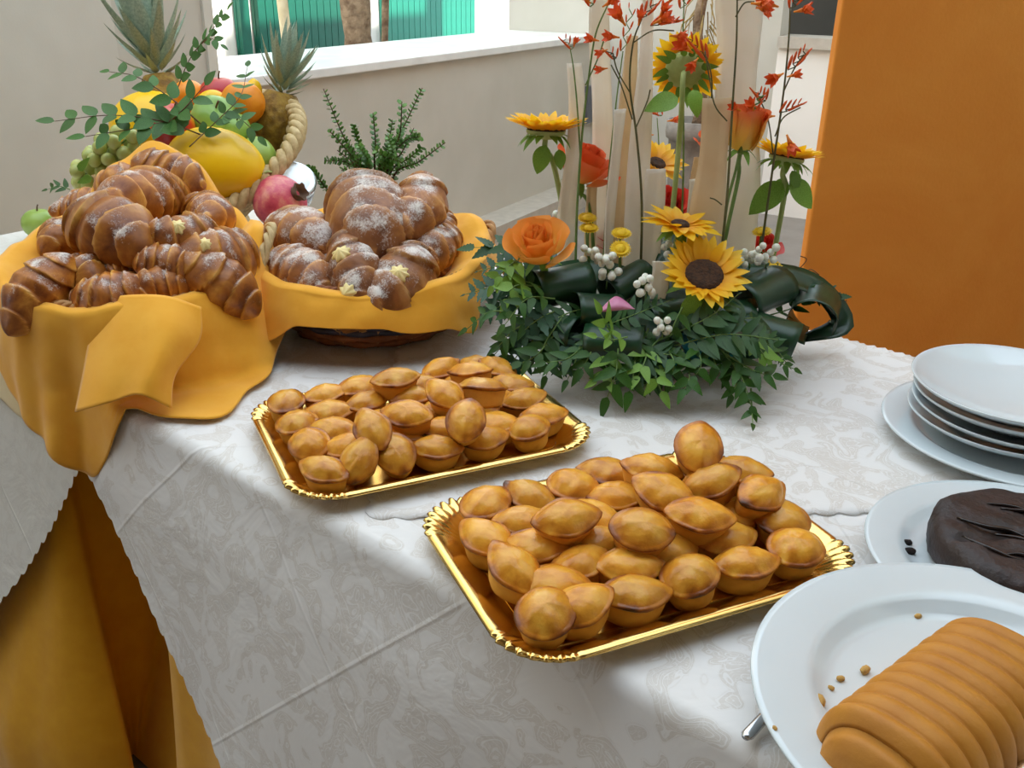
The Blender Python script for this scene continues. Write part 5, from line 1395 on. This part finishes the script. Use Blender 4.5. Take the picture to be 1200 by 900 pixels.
# flowers
pet = leaf_mesh('petal', M['petal'], .40, .25, .06, 7, 0, .7)
sep = leaf_mesh('sepal', M['sepal'], .40, .2, .25, 5, 0, .5)
def sunflower(px, py, Y, nrm, R, stem, npet=22, disc=.38, cup=.25, seed=0, leaves=(), stemm='stem_pale', sr=.0042, name='sunflower'):
    rnd = random.Random(seed); c = af(px, py, Y); nrm = Vector(nrm).normalized(); Mx = frameZ(c, nrm)
    rd = R * disc; mb = MB()
    path = smoothpath([c - nrm * R * .12, c - nrm * R * .45] + [af(*q) for q in stem], 20)
    mb.tube(path, [sr * 1.5] + [sr] * 20, 9)
    mb.lathe([(0, -R * .22), (rd * .5, -R * .20), (rd * 1.05, -R * .08), (rd * 1.1, 0), (0, .0)], 28, Mx)
    f = mb.ob(name, M[stemm], arr)
    ob('disc', MB().lathe([(rd * 1.05, -.001), (rd * 1.02, R * .06), (rd * .8, R * .10), (rd * .45, R * .085), (0, R * .07)], 30, wob=lambda a, i: 1 + .03 * sin(a * 17)).mesh('disc', M['disc']), f, Mx)
    for ring in range(2):
        for i in range(npet):
            a = 2*pi*(i + .5 * ring) / npet + rnd.uniform(-.09, .09); el = cup + .18 * ring + rnd.uniform(-.15, .15)
            d = Mx.to_3x3() @ V(cos(a) * cos(el), sin(a) * cos(el), sin(el)); o_ = Mx @ V(cos(a) * rd * .9, sin(a) * rd * .9, R * .01 * ring)
            ln = (R - rd * .9) * rnd.uniform(.88, 1.1) * (1 - .1 * ring)
            ob('petal', pet, f, frame(o_, d, Mx.to_3x3() @ V(-cos(a) * sin(el), -sin(a) * sin(el), cos(el)) + V(rnd.uniform(-.2, .2), 0, 0), ln, ln * 1.05, ln))
    for i in range(14):
        a = 2*pi*i/14 + rnd.uniform(-.1, .1); el = -.25 + rnd.uniform(-.35, .2)
        d = Mx.to_3x3() @ V(cos(a) * cos(el), sin(a) * cos(el), sin(el)); o_ = Mx @ V(cos(a) * rd * .85, sin(a) * rd * .85, -R * .10)
        ob('sepal', sep, f, frame(o_, d, nrm, R * rnd.uniform(.38, .55)))
    for (a, b, ln) in leaves:
        p0 = af(*a); ob('leaf', LF['big'], f, frame(p0, af(*b) - p0, (0, -.8, .6), ln))
    return f
sunflower(640, 152, 1.45, (.02, .05, 1), .066, [(648, 190, 1.45), (660, 250, 1.45), (668, 320, 1.45)], 30, .42, .45, 1, [((640, 170, 1.44), (626, 208, 1.43), .045), ((655, 175, 1.44), (658, 200, 1.43), .03)])
sunflower(803, 82, 1.50, (.22, .86, .35), .060, [(798, 140, 1.47), (790, 230, 1.46), (778, 330, 1.45)], 26, .46, .20, 2, [((795, 115, 1.46), (762, 122, 1.44), .052), ((812, 105, 1.46), (818, 128, 1.44), .04)])
sunflower(825, 323, 1.29, (.0, -.55, .83), .067, [(822, 350, 1.33), (815, 380, 1.38)], 20, .40, .42, 3, [((815, 345, 1.27), (806, 378, 1.25), .05)])
sunflower(797, 264, 1.36, (.10, -.10, 1), .060, [(793, 300, 1.37), (790, 340, 1.38)], 14, .22, .12, 4, name='rudbeckia')
sunflower(770, 192, 1.54, (.25, -.45, .85), .052, [(776, 230, 1.54), (780, 320, 1.54)], 12, .26, .25, 5, name='rudbeckia', sr=.003)
sunflower(922, 184, 1.48, (.15, .12, 1), .060, [(920, 220, 1.48), (912, 270, 1.48), (900, 330, 1.48)], 28, .42, .45, 6, [((918, 215, 1.47), (878, 248, 1.45), .066), ((925, 212, 1.47), (958, 240, 1.46), .060), ((928, 200, 1.47), (938, 222, 1.46), .032), ((918, 208, 1.48), (910, 240, 1.47), .045)])

def petal_cup(m):
    vs = []; fs = []; uv = []; NU, NV = 8, 8
    for j in range(NV + 1):
        v = j / NV
        for i in range(NU + 1):
            u = i / NU * 2 - 1
            hw = sin(pi * (.10 + .62 * v)) ** .8 * .62
            ph = u * hw * 1.35
            z = v * 1.0 - .05 * u * u * v; out = .34 + .16 * sin(pi * v * .9) + .16 * max(0, v - .72) ** 1.2 * 4
            vs.append(V(out * cos(ph) - .34, out * sin(ph) * 1.25, z)); uv.append((v, (u + 1) / 2))
    for j in range(NV):
        for i in range(NU): fs.append((j*(NU+1)+i, j*(NU+1)+i+1, (j+1)*(NU+1)+i+1, (j+1)*(NU+1)+i))
    return mesh('petal', vs, fs, M[m], uv=uv)
PC_ = {m: petal_cup(m) for m in ('rose_orange', 'rose_red', 'rose_bud', 'rose_deep')}
def rose(px, py, Y, nrm, R, m, stem, open_=1.0, n=17, seed=0):
    rnd = random.Random(seed); c = af(px, py, Y); nrm = Vector(nrm).normalized(); b = c - nrm * R * .75; Mx = frameZ(b, nrm)
    mb = MB().tube(smoothpath([b + nrm * R * .1, b - nrm * R * .5] + [af(*q) for q in stem], 16), .003, 8)
    mb.lathe([(0, -R * .25), (R * .22, -R * .15), (R * .32, R * .05), (R * .2, R * .2), (0, R * .2)], 18, Mx)
    f = mb.ob('rose', M['stem'], arr)
    for i in range(n):
        q = i / (n - 1); a = i * 2.39996 + rnd.uniform(-.2, .2)
        rad_ = R * lerp(.02, .42, q) ; tilt = lerp(-.10, .75 * open_, q ** 1.7) + rnd.uniform(-.06, .06); s = R * lerp(1.15, 1.45 if open_ < .7 else 1.3, q)
        up_ = Mx.to_3x3() @ V(cos(a) * sin(tilt), sin(a) * sin(tilt), cos(tilt)); xo = Mx.to_3x3() @ V(cos(a) * cos(tilt), sin(a) * cos(tilt), -sin(tilt))
        ob('petal', PC_[m], f, frame(Mx @ V(cos(a) * rad_, sin(a) * rad_, R * lerp(.22, -.05, q)), xo, up_, s * lerp(.6, 1.05, q), s * lerp(.6, 1.1, q), s * lerp(1.05, .95, q) * (1.18 if open_ < .3 else 1)))
    for i in range(5):
        a = i * 2*pi/5; d = Mx.to_3x3() @ V(cos(a), sin(a), -.5); ob('sepal', sep, f, frame(Mx @ V(cos(a) * R * .2, sin(a) * R * .2, 0), d, nrm, R * .7))
    return f
rose(630, 284, 1.33, (-.15, -.45, .88), .042, 'rose_orange', [(640, 330, 1.36), (660, 350, 1.40)], 1.0, 20, 1)
rose(688, 190, 1.50, (.35, -.15, .92), .042, 'rose_red', [(690, 240, 1.5), (698, 330, 1.5)], .9, 19, 2)
rose(874, 152, 1.42, (.08, -.1, 1), .038, 'rose_bud', [(865, 210, 1.42), (850, 280, 1.42), (842, 340, 1.42)], .16, 15, 3)
rose(717, 272, 1.56, (-.1, -.5, .85), .036, 'rose_deep', [(720, 310, 1.55), (722, 340, 1.53)], .9, 17, 4)
rose(786, 243, 1.58, (.0, -.5, .85), .040, 'rose_deep', [(784, 290, 1.57), (782, 330, 1.55)], .9, 17, 5)
rose(896, 286, 1.56, (.2, -.4, .9), .026, 'rose_deep', [(890, 310, 1.54), (880, 335, 1.52)], .9, 14, 6)
rose(835, 162, 1.54, (-.3, -.2, .9), .024, 'rose_red', [(836, 210, 1.53), (838, 320, 1.5)], .6, 13, 7)

mp_ = leaf_mesh('floret', M['mum'], .5, .1, .05, 4)
for i, (px, py, Y, nz_) in enumerate([(688, 256, 1.46, (0, -.3, 1)), (690, 268, 1.44, (0, -.25, 1)), (728, 274, 1.40, (0, -.3, 1)), (727, 292, 1.36, (0, -.6, .8)), (812, 288, 1.40, (.2, -.2, 1)), (893, 272, 1.46, (-.2, -.2, 1)), (905, 312, 1.44, (0, -.3, 1)), (785, 318, 1.4, (0, -.3, 1))]):
    c = af(px, py, Y); Mx = frameZ(c, nz_); r = .015
    f = MB().tube(smoothpath([c, c + V(0, .004, -.02), c + V(.004, .012, -.06)], 8), .0014, 6).ob('button_flower', M['stem'], arr)
    ob('centre', MB().lathe([(r * .5, -.002), (r * .55, .002), (r * .35, .005), (0, .006)], 14).mesh('centre', M['mum']), f, Mx)
    me = MB()
    for q in range(22):
        a = 2*pi*q/22; 
        for lay in (0, 1):
            el = .15 + .4 * lay; d = V(cos(a + lay * .15) * cos(el), sin(a + lay * .15) * cos(el), sin(el)); Mq = frame(V(cos(a), sin(a), 0) * r * .4, d, (0, 0, 1), r * (.75 - .15 * lay))
            k0_ = len(me.v); me.add([Mq @ v.co for v in mp_.vertices], [tuple(p.vertices) for p in mp_.polygons])
    ob('ray_florets', me.mesh('ray_florets', M['mum']), f, Mx)

bme = MB().blob((0, 0, 0), 1, None, 12, 8, 1, 1, 1.05).mesh('berry', M['berry'])
rnd = random.Random(21)
for (px, py, Y, n, sp) in [(690, 301, 1.36, 6, 10), (712, 312, 1.33, 11, 13), (757, 333, 1.27, 8, 11), (776, 383, 1.235, 7, 8), (898, 296, 1.38, 9, 12), (783, 294, 1.38, 6, 9), (657, 254, 1.5, 4, 6), (878, 302, 1.40, 7, 10)]:
    base = af(px, py + 14, Y + .03); st = None; pl_ = []
    tries = 0
    while len(pl_) < n and tries < 400:
        tries += 1; p = af(px + rnd.uniform(-sp, sp), py + rnd.uniform(-sp, sp), Y + rnd.uniform(-.008, .008))
        if all((p - q).length > .0105 for q in pl_): pl_.append(p)
    mb = MB().tube(smoothpath([base + V(0, .02, -.03), base, af(px, py, Y + .008)], 8), .0013, 6)
    for p in pl_: mb.tube([af(px, py + 3, Y + .01), p], .0007, 5)
    st = mb.ob('berry_cluster', M['stem'], arr)
    for p in pl_: ob('berry', bme, st, Matrix.Translation(p) @ Matrix.Rotation(rnd.uniform(0, 3), 4, 'X') @ Matrix.Scale(rnd.uniform(.0052, .0066), 4))

# one pink petal on the leaves
def pk(u, v):
    a = af(702, 366, 1.235); b = af(744, 362, 1.235); top = af(722, 347, 1.25)
    base = a.lerp(b, u); h = 1 - abs(2 * u - .96) ** 1.5 if 0 < u < 1 else 0
    return base + (top - a.lerp(b, .48)) * (max(0, h) * v) + V(0, -.008 * sin(pi * v) * max(0, h), 0)
o = MB().grid(pk, 16, 8).ob('pink_petal', M['calla'], arr); md = o.modifiers.new('s', 'SOLIDIFY'); md.thickness = .0008

# thin branching stems with small orange red flowers
cf = MB()
for i in range(6):
    a = i * pi / 3; d = V(cos(a) * .62, sin(a) * .62, .78); Mq = frame(V(0, 0, .35), d, (-cos(a), -sin(a), .8), .62, .62, .62)
    lm_ = leaf_mesh('tmp', None, .60, .3, -.1, 5, 0, .6); cf.add([Mq @ v.co for v in lm_.vertices], [tuple(p.vertices) for p in lm_.polygons])
cf.lathe([(.04, 0), (.05, .15), (.11, .38), (.10, .40)], 10)
CFM = mesh('floret', cf.v, cf.f, M['croc'], uv=[(min(1, max(0, v.z)), .5) for v in cf.v])
BUD = mesh('bud', *(lambda q: (q.v, q.f))(MB().lathe([(0, 0), (.07, .1), (.11, .4), (.09, .8), (0, 1.0)], 8)), M['croc'], uv=[(.6, .5)] * 40)
def croc(stem, flowers, buds=(), dark=True, sr=.0019, branches=()):
    st = MB().tube(smoothpath([af(*q) for q in stem], 30), [sr * (1.15 - .6 * i / 30) for i in range(31)], 7)
    for b in branches: st.tube(smoothpath([af(*q) for q in b], 14), sr * .55, 6)
    for (a_, b_) in zip(buds, buds[1:]):
        pa, pb_ = af(*a_[:3]), af(*b_[:3])
        if (pa - pb_).length < .03: st.tube([pa, pb_], sr * .45, 5)
    f = st.ob('flower_stem', M['stem_dark' if dark else 'stem'], arr)
    for (px, py, Y, dx, dz, s) in flowers:
        c = af(px, py, Y); ob('floret', CFM, f, frameZ(c, (dx, -.35, dz), (1, .2, .1), s * 1.55))
    for (px, py, Y, dx, dz, s) in buds:
        c = af(px, py, Y); ob('bud', BUD, f, frameZ(c, (dx, -.1, dz), (1, 0, 0), s * 1.5))
def spike(p0, p1, Y, n, s):
    return [(lerp(p0[0], p1[0], i / n) + (3 if i % 2 else -3), lerp(p0[1], p1[1], i / n), Y, (p1[0] - p0[0]) * .05 + (.6 if i % 2 else -.6), (p0[1] - p1[1]) * .05 + .5, s * (1 - .5 * i / n)) for i in range(n + 1)]
croc([(674, 340, 1.42), (676, 250, 1.42), (682, 160, 1.42), (690, 90, 1.42), (698, 40, 1.42), (712, 6, 1.42)], [(702, 48, 1.41, -.9, .2, .016), (706, 8, 1.41, .8, .5, .018), (712, 2, 1.41, .5, .8, .016), (692, 4, 1.41, -.7, .6, .016)], spike((694, 8), (688, -8), 1.42, 5, .014), False, branches=[[(686, 100, 1.42), (700, 70, 1.42), (708, 46, 1.42)]])
croc([(680, 180, 1.43), (676, 120, 1.43), (672, 80, 1.43), (668, 56, 1.43)], [(672, 54, 1.42, .4, .8, .010)], spike((672, 58), (660, 46), 1.43, 5, .011), False, .0013)
croc([(750, 340, 1.40), (752, 240, 1.40), (746, 160, 1.40), (738, 100, 1.40), (742, 50, 1.40), (752, 22, 1.40)], [(733, 30, 1.39, -.6, .7, .024), (726, 44, 1.39, -.9, .1, .018), (765, 28, 1.39, .8, .4, .022), (785, 42, 1.39, .9, 0, .018), (772, 22, 1.39, .4, .9, .018), (712, 58, 1.39, -.8, -.3, .014), (712, 80, 1.39, -.9, -.1, .014), (748, 30, 1.39, .1, .9, .016)], spike((765, 30), (792, 26), 1.40, 6, .016) + spike((752, 22), (768, 4), 1.40, 5, .014) + spike((722, 70), (712, 60), 1.40, 4, .011), branches=[[(742, 50, 1.40), (765, 36, 1.40), (790, 36, 1.40)], [(738, 108, 1.40), (724, 84, 1.40), (718, 62, 1.40)], [(741, 140, 1.40), (728, 100, 1.40), (716, 76, 1.40)], [(745, 150, 1.4), (758, 120, 1.4), (762, 105, 1.4)]])
croc([(842, 330, 1.38), (852, 230, 1.38), (858, 130, 1.38), (863, 50, 1.38), (864, -20, 1.38)], [(880, 4, 1.37, .9, 0, .022), (886, 8, 1.37, .8, -.3, .018)], spike((866, 0), (890, -4), 1.38, 3, .012), branches=[[(852, 142, 1.38), (838, 124, 1.38), (832, 95, 1.38), (826, 60, 1.38)], [(862, 20, 1.38), (872, 4, 1.38), (884, 2, 1.38)], [(846, 240, 1.38), (838, 234, 1.38), (832, 232, 1.38)]])
croc([(826, 150, 1.40), (834, 110, 1.40), (832, 80, 1.40), (824, 62, 1.40)], [(812, 62, 1.39, -.7, .4, .024), (818, 68, 1.39, -.3, -.3, .018)], spike((830, 72), (806, 44), 1.40, 8, .016), True, .0012)
croc([(886, 335, 1.44), (898, 250, 1.44), (908, 180, 1.44), (918, 110, 1.44), (924, 50, 1.44), (926, 8, 1.44)], [(912, 8, 1.43, -.8, .2, .024), (918, -2, 1.43, -.3, .9, .022), (930, 14, 1.43, .8, .2, .020), (918, 86, 1.43, -.5, -.2, .022), (922, 90, 1.43, .6, .2, .016), (908, 136, 1.43, -.8, 0, .020), (922, 158, 1.43, .2, -.5, .024)], spike((926, 82), (944, 60), 1.44, 6, .015) + spike((916, 132), (938, 122), 1.44, 6, .014) + spike((896, 120), (886, 108), 1.44, 6, .014) + spike((928, 10), (936, -4), 1.44, 4, .014), branches=[[(918, 108, 1.44), (930, 82, 1.44), (942, 64, 1.44)], [(908, 160, 1.44), (918, 138, 1.44), (938, 126, 1.44)], [(906, 180, 1.44), (900, 140, 1.44), (888, 112, 1.44)]])
croc([(776, 320, 1.60), (773, 220, 1.60), (772, 170, 1.60), (770, 138, 1.60)], [(782, 142, 1.59, .8, .2, .016), (766, 158, 1.59, -.9, 0, .013)], spike((776, 136), (762, 132), 1.60, 5, .012), False, .0014)
croc([(706, 330, 1.47), (712, 220, 1.47), (722, 120, 1.47), (730, 60, 1.47)], [], spike((730, 60), (740, 10), 1.47, 6, .012), False, .0016)
croc([(797, 330, 1.52), (801, 180, 1.52), (800, 60, 1.52), (802, -10, 1.52)], [(760, -2, 1.50, -.5, .5, .02), (782, 6, 1.5, .3, .6, .016)], spike((800, 10), (806, -8), 1.52, 4, .014), False, .0016)
croc([(845, 330, 1.44), (850, 250, 1.44), (862, 200, 1.44), (868, 168, 1.44)], [(884, 132, 1.40, -.4, .6, .018), (868, 130, 1.39, -.6, .3, .016)], spike((876, 140), (892, 112), 1.41, 7, .013), False, .0028)
